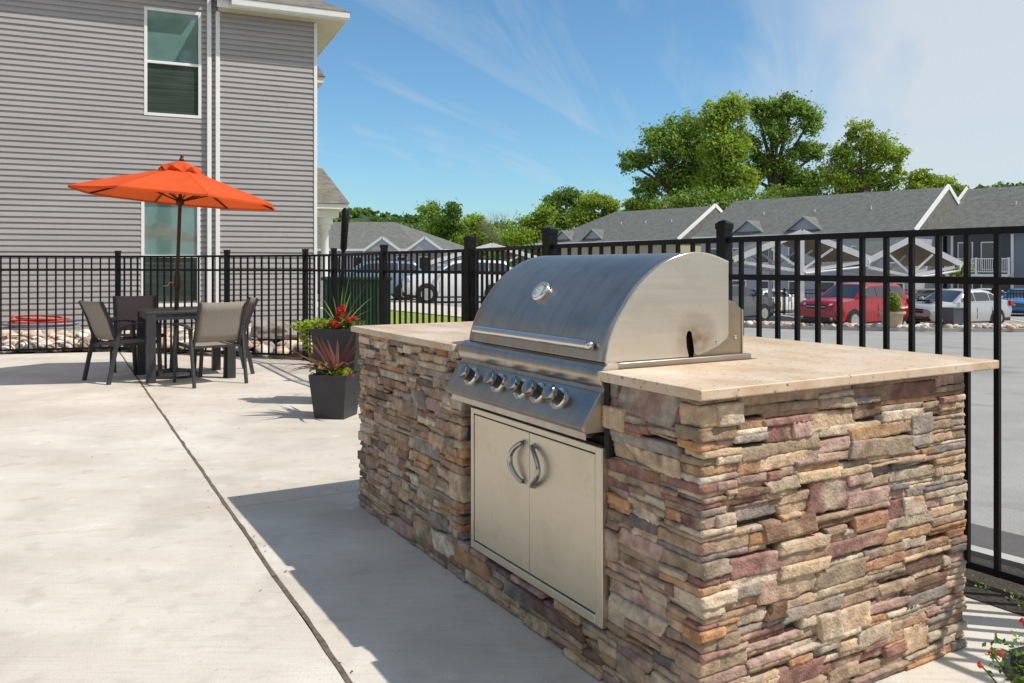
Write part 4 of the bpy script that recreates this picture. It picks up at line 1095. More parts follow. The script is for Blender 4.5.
mb = MB(); mb.box((-1.85, .004, -.3), (-.01, .3, .17)); mb.box((-26, .09, -.3), (-1.85, .25, .06)); mb.box((-26, .14, .06), (-1.86, .20, 6.4)); mb.build('foundation', M['found'], bl)
mb = MB(); mb.box((-1.84, .02, .17), (0, 6, 6.04)); mb.build('side_wall', M['siding'], bl)
mb = MB(); mb.box((-.062, -.040, .15), (.0, .07, 6.04)); mb.build('corner_trim', M['white'], bl, bevel=.004); mb = MB(); mb.box((-1.90, -.040, .15), (-1.825, .07, 6.04)); mb.build('corner_trim', M['white'], bl, bevel=.004)
mb = MB(); mb.box((-2.055, -.03, .1), (-1.975, .045, 6.8)); mb.build('downspout', M['white'], bl, bevel=.012)
def window(w4, y, split, lowmat, name='window'):
    xa, xb, za, zb = w4; mb = MB(); t = .055; yf = y - .03
    mb.box((xa, yf, za), (xa + t, y + .05, zb)); mb.box((xb - t, yf, za), (xb, y + .05, zb)); mb.box((xa + t, yf, zb - t), (xb - t, y + .05, zb)); mb.box((xa + t, yf, za), (xb - t, y + .05, za + t))
    mb.box((xa + t, yf + .012, split - .025), (xb - t, y + .05, split + .025)); fr = mb.build(name, M['white'], bl, bevel=.004)
    mb = MB(); mb.box((xa + t, y + .012, split + .025), (xb - t, y + .018, zb - t)); mb.build('pane', M['win_glass'], fr)
    mb = MB(); mb.box((xa + t, y + .024, za + t), (xb - t, y + .030, split - .025)); mb.build('pane', lowmat, fr)
window(W1, .07, 5.0, M['win_low']); window(W2, .07, 1.40, M['win_low'])
# eaves: soffit, fascia, gutter and hipped roof over the projecting block
mb = MB()
mb.box((-1.86, -.33, 6.05), (.50, 6.5, 6.075)); mb.build('soffit', M['soffit'], bl)
mb = MB()
for i in range(46): mb.box((-1.84 + i * .05, -.32, 6.044), (-1.832 + i * .05, -.01, 6.0495))
mb.build('soffit_grooves', M['soffit'], bl)
mb = MB(); mb.box((-1.90, -.355, 6.04), (.52, -.33, 6.20)); mb.box((.50, -.33, 6.04), (.525, 6.5, 6.20)); fs_ = mb.build('fascia', M['white'], bl, bevel=.003)
mb = MB(); gp = [(-.357, 6.19), (-.357, 6.06), (-.41, 6.055), (-.45, 6.09), (-.46, 6.20), (-.44, 6.20), (-.43, 6.12), (-.37, 6.08)]
mb.extrude(gp, -1.65, .56, axis=0); mb.build('gutter', M['white'], bl)
mb = MB(); mb.add([(-1.9, -.47, 6.205), (.58, -.47, 6.205), (.58, 6.5, 6.205), (-1.9, 6.5, 6.205), (-1.9, 3.0, 8.2), (-.8, 1.5, 7.3), (-.8, 4, 7.3)], [(0, 1, 5, 4), (1, 2, 6, 5), (2, 3, 4, 6), (4, 5, 6), (0, 3, 2, 1)]); mb.build('roof', M['shingle_near'], bl)
mb = MB(); mb.box((-26, -.20, 6.5), (-1.93, 6, 6.52)); mb.box((-26, -.34, 6.48), (-1.93, -.20, 6.66)); mb.build('upper_soffit', M['soffit'], bl)
mb = MB(); mb.add([(-26, -.36, 6.67), (-1.93, -.36, 6.67), (-1.93, 6, 9.5), (-26, 6, 9.5)], [(0, 1, 2, 3)]); mb.build('upper_roof', M['shingle_near'], bl)
# rear wing
mb = MB(); mb.box((-8, 6.0, 0), (.75, 13, 6.1)); mb.build('wing_wall', M['siding'], bl)
mb = MB(); mb.box((-8, 5.6, 6.1), (1.22, 13.4, 6.26)); mb.build('wing_eave', M['soffit'], bl)
mb = MB(); mb.add([(-8, 5.55, 6.265), (1.26, 5.55, 6.265), (1.26, 13.5, 6.265), (-8, 13.5, 6.265), (-8, 9.5, 9.9), (.30, 7.4, 8.4), (.30, 11.5, 8.4)], [(0, 1, 5, 4), (1, 2, 6, 5), (2, 3, 4, 6), (4, 5, 6), (0, 3, 2, 1)]); mb.build('wing_roof', M['shingle_near'], bl)
mb = MB(); mb.box((.45, 6.0, 7.12), (.98, 6.5, 7.36)); mb.box((.3, 6.1, 6.9), (.8, 6.4, 7.12)); mb.build('vent_hood', M['black_gap'], bl)
# porch with a white round column beyond the corner
pr_ = thing('porch', 'small white columned porch with shingled roof at the far corner of the grey building', 'porch', (-4.96, 22.0, 0), BA)
mb = MB(); mb.lathe([(.17, -.2), (.17, .1), (.12, .14), (.11, 1.2), (.095, 2.15), (.15, 2.22), (.15, 2.30), (.21, 2.34), (.21, 2.50)], n=24); mb.build('column', M['white'], pr_, smooth=40)
mb = MB(); mb.box((-1.2, -.25, 2.50), (.32, 2.6, 2.70)); mb.build('beam', M['white'], pr_, bevel=.01)
mb = MB(); mb.box((-1.3, -.55, 2.70), (.50, 2.9, 2.84)); mb.build('eave', M['white'], pr_, bevel=.01)
mb = MB(); mb.add([(-1.4, -.6, 2.845), (.54, -.6, 2.845), (.54, 3, 2.845), (-1.4, 3, 2.845), (-1.4, 1.2, 4.05), (.16, 1.2, 3.95)], [(0, 1, 5, 4), (1, 2, 5), (2, 3, 4, 5), (0, 3, 2, 1), (0, 4, 3)]); mb.build('roof', M['shingle_near'], pr_)
# far-right dark post with sleeve
tp_ = thing('torch_post', 'slim black post with a thicker dark sleeve on top, beside the porch', 'post', (-2.54, 12.6, 0), 0)
mb = MB(); mb.tube([(-.07, 0, -.05), (-.02, 0, 1.45)], .028, 10); mb.build('pole', M['fence'], tp_, smooth=60)
mb = MB(); mb.lathe([(.03, 0), (.050, .03), (.055, .35), (.058, .62), (.035, .65)], (-.02, 0, 1.45), (.06, 0, 1), 14); mb.build('sleeve', M['fence'], tp_, smooth=50)

# green utility box
ub = thing('utility_box', 'dark green ribbed metal utility box behind the fence by the building corner', 'utility box', (-2.42, 13.1, 0), R(8))
mb = MB(); mb.box((-.52, -.4, .0), (.50, .4, 1.0)); mb.build('cabinet', M['tx_green'], ub, bevel=.015)
mb = MB(); mb.box((-.55, -.43, 1.0), (.53, .43, 1.05)); mb.build('lid', M['tx_green'], ub, bevel=.012)
mb = MB()
for i in range(12): mb.box((-.48 + i * .083, -.412, .08), (-.455 + i * .083, -.40, .95))
mb.build('ribs', M['tx_green'], ub)
# boulders and hose
def boulder(loc, s, label, rz=0, c=(.30, .28, .26)):
    bm = bmesh.new(); bmesh.ops.create_icosphere(bm, subdivisions=4, radius=1)
    for v in bm.verts:
        n_ = noise.noise(v.co * 1.3 + Vector(loc)) * .35 + noise.noise(v.co * 4 + Vector(loc)) * .1
        q = v.co * (1 + n_); v.co = Vector((max(-.8, min(.8, q.x)) * s[0], q.y * s[1], max(-.5, min(.62, q.z)) * s[2]))
    me = bpy.data.meshes.new('boulder'); bm.to_mesh(me); bm.free(); me.materials.append(M['rock'])
    ca = me.color_attributes.new('tint', 'FLOAT_COLOR', 'POINT'); ca.data.foreach_set('color', np.tile(np.array([*c, 1], np.float32), len(me.vertices)))
    me.shade_smooth(); me.set_sharp_from_angle(angle=R(25))
    o = bpy.data.objects.new('boulder', me); col.objects.link(o); o.location = loc; o.rotation_euler = (0, .08, rz); return tag(o, label, 'boulder')
boulder((-3.55, 12.4, .26), (.42, .3, .22), 'flat dark grey boulder on the rock bed right of the dining set', .3)
boulder((-3.15, 12.9, .24), (.36, .25, .2), 'smaller grey slab boulder beside the dark flat one by the building corner', -.2, (.36, .34, .32))
hz = thing('garden_hose', 'coiled red and grey garden hose lying on the rocks against the grey wall', 'hose', (-7.35, 12.9, .25))
mb = MB(); pts = []
for i in range(260):
    a = i * .16; r_ = .38 + .05 * math.sin(i * .05) + .03 * math.sin(i * .31); pts.append((r_ * 1.15 * math.cos(a), r_ * .55 * math.sin(a), .02 + i * .0006 + .02 * math.sin(a * 1.3)))
mb.tube(pts, .016, 6); mb.build('red_coil', M['hose_red'], hz, smooth=60)
mb = MB(); pts = []
for i in range(120):
    a = i * .17 + 1; r_ = .50 + .05 * math.sin(i * .09); pts.append((r_ * 1.1 * math.cos(a) + .05, r_ * .6 * math.sin(a), .0 + i * .0008))
mb.tube(pts, .018, 6); mb.build('grey_coil', M['hose_grey'], hz, smooth=60)

# ------------------------------------------------------------------ trees
def make_tree(name, base, label, cat, group, blobs, lm, leaf=.3, per=60, clumps=30, trunk_r=.3, bare=False, seed=0, trunks=1):
    """blobs: list of (dx, dy, z, rx, ry, rz) relative to base"""
    r_ = np.random.RandomState(seed)
    if leaf > .3: leaf *= .54; per = int(per * .95); clumps = int(clumps * 2.0)
    t = thing(name, label, cat, base, 0, group)
    mb = MB(); rt = random.Random(seed)
    split = min(b[2] - b[5] for b in blobs) if blobs else 3
    for tr in range(trunks):
        ox = (tr - (trunks - 1) / 2) * trunk_r * 5
        zt = max(1, split)
        mb.tube([(ox, 0, -.5), (ox * 1.1, 0, zt * .5), (ox * 1.3, 0, zt)], [trunk_r, trunk_r * .8, trunk_r * .65], 9)
        for (bx, by, bz, rx, ry, rz) in blobs:
            if trunks > 1 and abs(bx - ox * 4) > 6: continue
            m_ = Vector((ox * 1.3 + (bx - ox) * .3, by * .3, zt + (bz - zt) * .45))
            mb.tube([(ox * 1.3, 0, zt * .9), m_, (bx, by, bz)], [trunk_r * .5, trunk_r * .34, trunk_r * .13], 6)
            for k in range(5):
                e = Vector((bx + rt.uniform(-1, 1) * rx * .8, by + rt.uniform(-1, 1) * ry * .8, bz + rt.uniform(-.6, 1) * rz * .8))
                mb.tube([(bx * .8 + m_.x * .2, by * .8 + m_.y * .2, bz * .8 + m_.z * .2), e], [trunk_r * .16, trunk_r * .04], 4)
    mb.build('trunk', M['bark'], t, smooth=60)
    C = []; T = []
    vols = np.array([b[3] * b[4] * b[5] for b in blobs]) ** .67; vols /= vols.sum(); tot = clumps * len(blobs)
    for b, vfrac in zip(blobs, vols):
        for _ in range(max(4, int(tot * vfrac))):
            d = r_.normal(size=3); d /= np.linalg.norm(d); rad = r_.uniform(.40, 1.02)
            cc = np.array([b[0] + d[0] * b[3] * rad, b[1] + d[1] * b[4] * rad, b[2] + d[2] * b[5] * rad])
            cr_ = r_.uniform(.35, 1.25) * min(1.0, np.mean(b[3:6]) * .45)
            q = r_.normal(size=(per, 3)) * cr_ * np.array([.62, .62, .42]); C.append(cc + q)
            shade = r_.uniform(.65, 1.35); T.append(np.full(per, shade) * r_.uniform(.8, 1.2, per))
    C = np.concatenate(C); T = np.concatenate(T); n = len(C)
    a = r_.normal(size=(n, 3)); a /= np.linalg.norm(a, axis=1)[:, None]; b = np.cross(a, r_.normal(size=(n, 3))); b /= np.linalg.norm(b, axis=1)[:, None]
    s = (leaf * r_.uniform(.28, .78, n))[:, None]
    V = np.stack([C - a * s, C - b * s * .6, C + a * s, C + b * s * .6], 1).reshape(-1, 3)
    Fq = np.arange(n * 4).reshape(-1, 4)
    np_mesh('crown', V, Fq, lm, t, tint=np.repeat(np.stack([T * 1.0, T, T * .9], 1), 4, 0))
    return t
def px2(px, Y): return (px - 512) * Y / F
def zz(py, Y): return HC - (py - YH) * Y / F
def blob_px(base, Y0, L_):
    out = []
    for (px, py, rx, rz) in L_:
        dy_ = random.uniform(-1, 1) * rx * Y0 / F * .5
        out.append((px2(px, Y0) - base[0], dy_, zz(py, Y0) - base[2], rx * Y0 / F, rx * Y0 / F * .9, rz * Y0 / F))
    return out
random.seed(21)
def tree_px(name, px0, Y, L_, label, lm, leaf, per, clumps, tr, seed, group=None, cat='tree', trunks=1):
    base = (px2(px0, Y), Y, hgt(px2(px0, Y), Y) - .1)
    return make_tree(name, base, label, cat, group, blob_px(base, Y, L_), lm, leaf, per, clumps, tr, seed=seed, trunks=trunks)
G1 = 'large broadleaf trees beyond the apartment roofs'
tree_px('cottonwood_tree', 680, 105, [(665, 150, 22, 16), (690, 130, 24, 18), (640, 160, 14, 10), (628, 162, 10, 10), (645, 190, 14, 14), (680, 180, 24, 20), (655, 135, 14, 10), (700, 160, 20, 24)],
        'big cottonwood leftmost above the roofs, one ragged limb reaching left', M['leafA'], .62, 46, 34, .7, 1, G1)
tree_px('cottonwood_tree', 722, 100, [(715, 120, 18, 18), (730, 110, 18, 14), (722, 150, 22, 22), (738, 140, 14, 22), (715, 180, 20, 22), (742, 182, 16, 16)],
        'dense mid height cottonwood in the middle of the clump above the roofs', M['leafB'], .60, 46, 36, .7, 2, G1)
tree_px('cottonwood_tree', 775, 102, [(770, 112, 18, 14), (790, 108, 18, 12), (808, 122, 14, 16), (775, 135, 16, 16), (805, 150, 16, 12), (765, 165, 16, 14), (800, 182, 22, 14), (755, 105, 10, 8), (818, 180, 12, 14), (752, 148, 12, 16), (748, 175, 14, 14), (785, 165, 12, 14), (822, 150, 8, 10)],
        'tallest cottonwood with open crown and dark trunk showing against the sky', M['leafA'], .60, 40, 26, .75, 3, G1)
tree_px('maple_tree', 862, 96, [(858, 135, 14, 14), (875, 150, 18, 16), (845, 160, 16, 18), (890, 155, 14, 10), (865, 178, 24, 16), (838, 182, 14, 12), (896, 175, 10, 12)],
        'rounded bright green tree right of the tallest cottonwood', M['leafB'], .55, 42, 30, .5, 4, G1)
tree_px('maple_tree', 925, 94, [(920, 178, 12, 8), (938, 184, 14, 8), (915, 188, 12, 8), (952, 190, 8, 5)],
        'low green treetop peeking over the ridge beside the white gable', M['leafB'], .5, 40, 26, .4, 5, G1)
G2 = 'woodland trees behind the low grey roofs'
spec = [(435, 130, [(430, 212, 12, 10), (440, 225, 14, 12), (432, 238, 12, 10)], M['leafA'], 'pale leaved tree at the left end of the woodland row, by the low grey roof'),
        (453, 128, [(452, 214, 9, 12), (455, 230, 12, 14), (448, 242, 10, 8)], M['leafC'], 'narrow dark tree second from the left in the woodland row'),
        (480, 125, [(474, 222, 12, 8), (485, 235, 16, 12), (468, 240, 12, 10)], M['leafB'], 'light green rounded tree left of the bare grey tree'),
        (535, 118, [(530, 225, 16, 12), (520, 238, 18, 10), (545, 215, 12, 10), (545, 236, 16, 12)], M['leafB'], 'bright green bushy tree right of the bare grey tree'),
        (563, 124, [(556, 203, 12, 10), (568, 196, 14, 9), (580, 206, 12, 12), (560, 220, 18, 12)], M['leafC'], 'taller dark green tree in the middle of the woodland row'),
        (598, 116, [(592, 202, 14, 8), (606, 205, 14, 8), (585, 220, 16, 12), (610, 218, 14, 10), (600, 232, 20, 10)], M['leafB'], 'lime green tree above the left hip of the long roof'),
        (640, 112, [(634, 205, 10, 6), (648, 208, 12, 6), (655, 214, 10, 6), (636, 216, 14, 8)], M['leafB'], 'small bright tree under the ragged cottonwood limb'),
        (505, 132, [(500, 230, 16, 10), (512, 240, 14, 10), (495, 243, 14, 8)], M['leafA'], 'mid green tree behind the bare grey branches')]
for i, (px0, Y, L_, lm, lb) in enumerate(spec): tree_px('woodland_tree', px0, Y, L_, lb, lm, .62, 40, 30, .4, 30 + i, G2)
tree_px('understory_tree', 712, 96, [(700, 200, 22, 12), (735, 200, 20, 12), (670, 205, 16, 8)], 'low shrubby tree filling the gap just above the ridge of the middle roof', M['leafA'], .55, 40, 24, .4, 50, G2)
tree_px('understory_tree', 800, 98, [(780, 200, 22, 12), (815, 198, 20, 12), (850, 196, 18, 10), (880, 192, 16, 8)], 'low shrubby tree along the ridge below the tallest cottonwood', M['leafA'], .55, 40, 24, .4, 51, G2)
# bare tree
Yb = 120; bt = thing('bare_tree', 'leafless grey tree with fine branches standing in the woodland row', 'tree', (px2(505, Yb), Yb, -.5))
mb = MB(); rt = random.Random(3)
def branch(p, d, ln, r, lev):
    q = p + d * ln; mb.tube([p, (p + q) / 2 + Vector((rt.uniform(-.1, .1), 0, 0)) * ln * .3, q], [r, r * .8, r * .55], 5)
    if lev == 0: return
    for k in range(3):
        nd = (d + Vector((rt.uniform(-.75, .75), rt.uniform(-.75, .75), rt.uniform(-.1, .45)))).normalized(); branch(q if k < 2 else p.lerp(q, .6), nd, ln * rt.uniform(.6, .78), r * .52, lev - 1)
M['bare'] = mat('bare_bark', (.17, .15, .14), rough=.9, var=.2)
branch(Vector((0, 0, 0)), Vector((0, 0, 1)), 3.6, .20, 5); branch(Vector((-1.2, 0, 0)), Vector((-.15, 0, 1)).normalized(), 3.3, .17, 5)
mb.build('branches', M['bare'], bt)

# hills
def hill(name, x0, x1, Y, prof_px, depth=160):
    mb = MB(); nx_, ny_ = 90, 14; vs = []
    for j in range(ny_):
        for i in range(nx_):
            px = x0 + (x1 - x0) * i / (nx_ - 1)
            py = np.interp(px, [p[0] for p in prof_px], [p[1] for p in prof_px])
            Yj = Y - depth * (1 - j / (ny_ - 1)) if j < ny_ - 1 else Y
            top_ = zz(py, Y); f_ = sstep(j / (ny_ - 1)); X = px2(px, Y) * (.92 + .08 * j / (ny_ - 1))
            vs.append((X, Yj, -2 + (top_ + 2) * f_ + noise.noise(Vector((X * .05, Yj * .05, 0))) * 4 * f_))
    mb.add(vs, [(j * nx_ + i, j * nx_ + i + 1, (j + 1) * nx_ + i + 1, (j + 1) * nx_ + i) for j in range(ny_ - 1) for i in range(nx_ - 1)])
    o = mb.build(name, M['hill'], smooth=180); tag(o, kind='structure'); return vs
def hill_wood(vs, n, label, leaf=1.5, per=40, jmin=0):
    r_ = np.random.RandomState(n); C = []; T = []
    base = np.array(vs)
    for _ in range(n):
        i = r_.randint(len(base)); c = base[i] + np.array([r_.uniform(-5, 5), r_.uniform(-6, 6), r_.uniform(-2.5, .5)])
        h_ = r_.uniform(2.2, 4.5); d = r_.normal(size=(per, 3)); d /= np.linalg.norm(d, axis=1)[:, None]
        C.append(c + d * h_ * np.array([1, 1, .8]) * r_.uniform(.5, 1, (per, 1))); T.append(np.full(per, r_.uniform(.6, 1.3)) * r_.uniform(.8, 1.2, per))
    C = np.concatenate(C); T = np.concatenate(T); m_ = len(C)
    a = r_.normal(size=(m_, 3)); a /= np.linalg.norm(a, axis=1)[:, None]; b = np.cross(a, r_.normal(size=(m_, 3))); b /= np.linalg.norm(b, axis=1)[:, None]
    s = (leaf * r_.uniform(.35, .8, m_))[:, None]
    V = np.stack([C - a * s, C - b * s * .7, C + a * s, C + b * s * .7], 1).reshape(-1, 3)
    o = np_mesh('distant_woods', V, np.arange(m_ * 4).reshape(-1, 4), M['leafC'], tint=np.repeat(np.stack([T, T, T], 1), 4, 0)); tag(o, label, 'woods', kind='stuff')
v1 = hill('hill', 200, 640, 420, [(200, 200), (345, 212), (370, 213), (400, 222), (430, 230), (455, 240), (500, 252), (640, 260)])
hill_wood(v1, 2200, 'dense dark green woods covering the hill beyond the low roof on the left', leaf=2.0)
v2 = hill('hill', 880, 1250, 420, [(880, 206), (955, 194), (975, 192), (1000, 189), (1024, 187), (1250, 180)])
hill_wood(v2, 1500, 'dense dark green woods on the hill above the far right roof', leaf=2.0)

# trees behind the camera (they show in the window panes)
_src = [o for o in bpy.data.objects if o.get('category') == 'tree' and o.name.startswith('cottonwood_tree')][:3]
for k_, (x_, y_) in enumerate([(-34, -20), (-12, -64), (-44, -2), (13, -45), (-52, 12), (20.5, -43), (29, -48)]):
    dup(_src[k_ % 3], (x_, y_, -.5), k_ * 1.3, ['broad cottonwood behind the photographer, mirrored in the window panes', 'second cottonwood behind the photographer, further back', 'cottonwood far to the left of the patio, out of the picture',
        'cottonwood straight behind the photographer', 'cottonwood beyond the left end of the grey building', 'cottonwood behind the photographer to the right', 'rearmost cottonwood behind the photographer'][k_])

# ------------------------------------------------------------------ far buildings
M['dtrim'] = mat('dormer_trim_paint', (.36, .36, .37), rough=.6, var=.05)
def gable_roof(mb_, R0, R1, zr, ze, hw_, nrm, hipL=0, hipR=0, over=0):
    R0 = Vector(R0); R1 = Vector(R1); d = (R1 - R0).normalized(); n = Vector(nrm).normalized()
    a = R0 - d * hipL; b = R1 + d * hipR
    P = [(*(a + n * hw_), ze), (*(b + n * hw_), ze), (*(b - n * hw_), ze), (*(a - n * hw_), ze), (*R0, zr), (*R1, zr)]
    mb_.add(P, [(0, 1, 5, 4), (2, 3, 4, 5), (1, 2, 5), (3, 0, 4), (3, 2, 1, 0)]); return P
def to_local(P, o, ang):
    c, s = math.cos(-ang), math.sin(-ang); x, y = P[0] - o[0], P[1] - o[1]; return (x * c - y * s, x * s + y * c)
AB = math.atan2(-.734, .679)
def house(name, label, R0, R1, zr, ze, wallm, zg, hipL=0, hipR=0, hw_=6, wins=0, dormers=(), rake=True, ang=AB, two=False):
    t = thing(name, label, 'building', (R0[0], R0[1], 0), ang)
    ln = (Vector(R1) - Vector(R0)).length
    mb = MB(); gable_roof(mb, (0, 0), (ln, 0), zr, ze, hw_, (0, -1), hipL, hipR); rf = mb.build('roof', M['shingle'], t)
    x0, x1 = -hipL + .5, ln + hipR - .3
    mb = MB(); mb.box((x0, -hw_ + .5, zg), (x1, hw_ - .5, ze - .05))
    if not hipR: mb.add([(x1 + .0, -hw_ + .6, ze - .05), (x1, hw_ - .6, ze - .05), (x1, 0, zr - .35)], [(0, 1, 2)])
    mb.build('wall', wallm, t)
    mb = MB(); mb.box((x0 - .55, -hw_ - .04, ze - .16), (x1 + .32, -hw_ + .02, ze + .06)); mb.build('fascia', M['white'], t)
    if rake and not hipR:
        mb = MB(); mb.bar((ln + .02, -hw_ - .05, ze + .02), (ln + .02, 0, zr + .06), .10, .34, up=(0, 0, 1)); mb.bar((ln + .02, hw_ + .05, ze + .02), (ln + .02, 0, zr + .06), .10, .34)
        mb.build('rake_board', M['white'], t)
    if rake and not hipL:
        mb = MB(); mb.bar((-.02, -hw_ - .05, ze + .02), (-.02, 0, zr + .06), .10, .34, up=(0, 0, 1)); mb.build('rake_board', M['white'], t)
    sl_ = (zr - ze) / hw_
    for (dx_, w_, h_) in dormers:
        # small gabled dormer sitting on the front slope near the eave
        y0 = -hw_ + .7; zb = ze + .7 * sl_; yb = y0 + h_ / sl_ + .05
        m2 = MB(); m2.add([(dx_ - w_ / 2, y0, zb), (dx_ + w_ / 2, y0, zb), (dx_, y0, zb + h_)], [(0, 1, 2)]); dm = m2.build('dormer', M['grey_wall'], t)
        m2 = MB(); e = .25
        m2.add([(dx_ - w_ / 2 - e, y0 - .2, zb - .1), (dx_, y0 - .2, zb + h_ + .08), (dx_, yb + .5, zb + h_ + .08), (dx_ - w_ / 2 - e, y0 + .2, zb - .1)], [(0, 1, 2, 3)])
        m2.add([(dx_ + w_ / 2 + e, y0 - .2, zb - .1), (dx_, y0 - .2, zb + h_ + .08), (dx_, yb + .5, zb + h_ + .08), (dx_ + w_ / 2 + e, y0 + .2, zb - .1)], [(0, 3, 2, 1)])
        m2.build('dormer_roof', M['shingle'], dm)
        m2 = MB(); m2.bar((dx_ - w_ / 2 - e, y0 - .22, zb - .14), (dx_, y0 - .22, zb + h_ + .04), .05, .11); m2.bar((dx_ + w_ / 2 + e, y0 - .22, zb - .14), (dx_, y0 - .22, zb + h_ + .04), .05, .11); m2.build('dormer_trim', M['dtrim'], dm)
    for k in range(wins):
        wx = x0 + (x1 - x0) * (k + .5) / wins
        for zf in ((zg + .9, zg + 2.3),) + (((zg + 3.6, zg + 4.9),) if two else ()):
            m2 = MB(); m2.box((wx - .65, -hw_ + .42, zf[0]), (wx + .65, -hw_ + .5, zf[1])); f_ = m2.build('window', M['white'], t)
            m2 = MB(); m2.box((wx - .55, -hw_ + .40, zf[0] + .1), (wx + .55, -hw_ + .43, zf[1] - .1)); m2.build('pane', M['far_glass'], f_)
    for k in range(3):
        m2 = MB(); xx = ln * (.25 + .25 * k); m2.lathe([(.04, 0), (.04, .35)], (xx, -hw_ * .45, ze + .55 * hw_ * sl_ - .1), (0, 0, 1), 8); m2.build('roof_vent', M['white'], rf)
    return t
G3 = None
house('apartment_block', 'grey roofed apartment building behind the grill hood, hipped left end', (11.0, 88.8), (19.9, 80.0), 7.0, 3.6, M['tan_wall'], -1.9, hipL=6, wins=5, dormers=((-2.6, 2.4, .9), (1.6, 2.4, .9)))
house('apartment_block', 'largest grey roofed apartment building behind the red car, white rake at its right end', (19.8, 73.8), (31.9, 60.7), 7.0, 3.6, M['grey_wall'], -2.2, hipL=.3, wins=7, dormers=((4.6, 2.4, .85), (9.4, 2.6, .95)), two=True)
b4 = house('apartment_block', 'slate blue two storey apartment building with white balcony railing at the right edge', (34.9, 63.6), (46.0, 51.6), 7.1, 3.7, M['blue_wall'], -2.2, wins=0)
# link roof between the two
lk = thing('link_roof', 'low connecting roof between the two apartment buildings on the right', 'roof', (31.9, 60.7, 0), AB)
mb = MB(); gable_roof(mb, (0, 5.5), (4, 5.5), 6.6, 3.4, 6, (0, -1)); mb.build('roof', M['shingle'], lk)
mb = MB(); mb.box((-.2, .2, -2.2), (4, 9, 3.3)); mb.build('wall', M['blue_wall'], lk)
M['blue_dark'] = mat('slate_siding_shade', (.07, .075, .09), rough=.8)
BX = .75
# facade details of the slate building (local x along facade, y=-5.5 front)
for zz0, zz1 in ((.69, 3.4), (-2.2, .48)): mb = MB(); mb.box((BX + .2, -5.62, zz0), (BX + 3.8, -5.5, zz1)); mb.build('balcony_shade', M['blue_dark'], b4)  # flat dark panels coloured as the shade inside the balcony
for za in (.75, -2.1):
    for xa in (BX + .5, BX + 2.0):
        mb = MB(); mb.box((xa, -5.68, za + .2), (xa + 1.0, -5.63, za + 2.15)); wn = mb.build('window', M['white'], b4)
        mb = MB(); mb.box((xa + .08, -5.71, za + .28), (xa + .92, -5.685, za + 2.07)); mb.build('pane', M['far_glass'], wn)
mb = MB(); mb.box((BX, -6.6, .50), (BX + 4, -5.5, .68)); bf = mb.build('balcony', M['white'], b4)
mb = MB(); mb.bar((BX, -6.55, 1.72), (BX + 4, -6.55, 1.72), .07, .07); mb.bar((BX, -6.55, .82), (BX + 4, -6.55, .82), .06, .06)
for i in range(34): mb.bar((BX + i * .12, -6.55, .82), (BX + i * .12, -6.55, 1.7), .04, .04)
for xx in (BX, BX + 2, BX + 4): mb.bar((xx, -6.55, .6), (xx, -6.55, 1.8), .12, .12)
mb.build('railing', M['white'], bf)
for xx in (.05, BX + .03, BX + 3.85, BX + 5.1): mb = MB(); mb.box((xx, -5.64, -2.2), (xx + .16, -5.5, 3.55)); mb.build('corner_trim', M['white'], b4)
for xx in (BX + 5.6, 8.6, 11.0):
    for za in (.9, -1.6):
        mb = MB(); mb.box((xx, -5.58, za), (xx + .9, -5.5, za + 1.5)); wn = mb.build('window', M['white'], b4)
        mb = MB(); mb.box((xx + .08, -5.61, za + .08), (xx + .82, -5.585, za + 1.42)); mb.build('pane', M['far_glass'], wn)
# low house on the left
t = thing('apartment_block', 'low building with grey hipped roof and two small gables below the wooded hill', 'building', (-20, 80, 0), 0)
mb = MB(); mb.add([(-16, -5, 2.75), (12, -5, 2.75), (16.6, -1.5, 2.72), (-16, 12, 2.75), (-12, 1.5, 5.55), (8.4, 1.5, 5.55)], [(0, 1, 5, 4), (1, 2, 5), (2, 3, 4, 5), (3, 0, 4)]); rf = mb.build('roof', M['shingle'], t)
mb = MB(); mb.box((-15.5, -4.5, -.5), (12, 9, 2.7)); mb.build('wall', M['grey_wall'], t)
mb = MB(); mb.box((12.0, -4.0, -.5), (15.5, 3, 2.5)); mb.build('wall', M['grey_wall'], t)
mb = MB(); mb.bar((-16, -5.05, 2.68), (12.0, -5.05, 2.68), .08, .2); mb.bar((12.0, -5.05, 2.68), (16.6, -1.5, 2.64), .08, .2); mb.build('fascia', M['white'], t)
for gx_ in (8.4, 12.2):
    zb, h_, w_ = 2.65, 1.05, 3.0; y0 = -5.9
    m2 = MB(); m2.extrude([(gx_ - w_ / 2, zb), (gx_ + w_ / 2, zb), (gx_, zb + h_)], y0, y0 + 4.0); gb = m2.build('gable', M['grey_wall'], t)
    m2 = MB(); m2.bar((gx_ - w_ / 2 - .2, y0 - .06, zb - .1), (gx_, y0 - .06, zb + h_ + .08), .1, .2); m2.bar((gx_ + w_ / 2 + .2, y0 - .06, zb - .1), (gx_, y0 - .06, zb + h_ + .08), .1, .2); m2.build('gable_trim', M['white'], gb)
    m2 = MB(); m2.add([(gx_ - w_ / 2 - .2, y0, zb), (gx_, y0, zb + h_ + .14), (gx_, y0 + 4.5, zb + h_ + .14), (gx_ - w_ / 2 - .2, y0 + 4.5, zb)], [(0, 1, 2, 3)]); m2.add([(gx_ + w_ / 2 + .2, y0, zb), (gx_, y0, zb + h_ + .14), (gx_, y0 + 4.5, zb + h_ + .14), (gx_ + w_ / 2 + .2, y0 + 4.5, zb)], [(0, 1, 2, 3)]); m2.build('gable_roof', M['shingle'], gb)
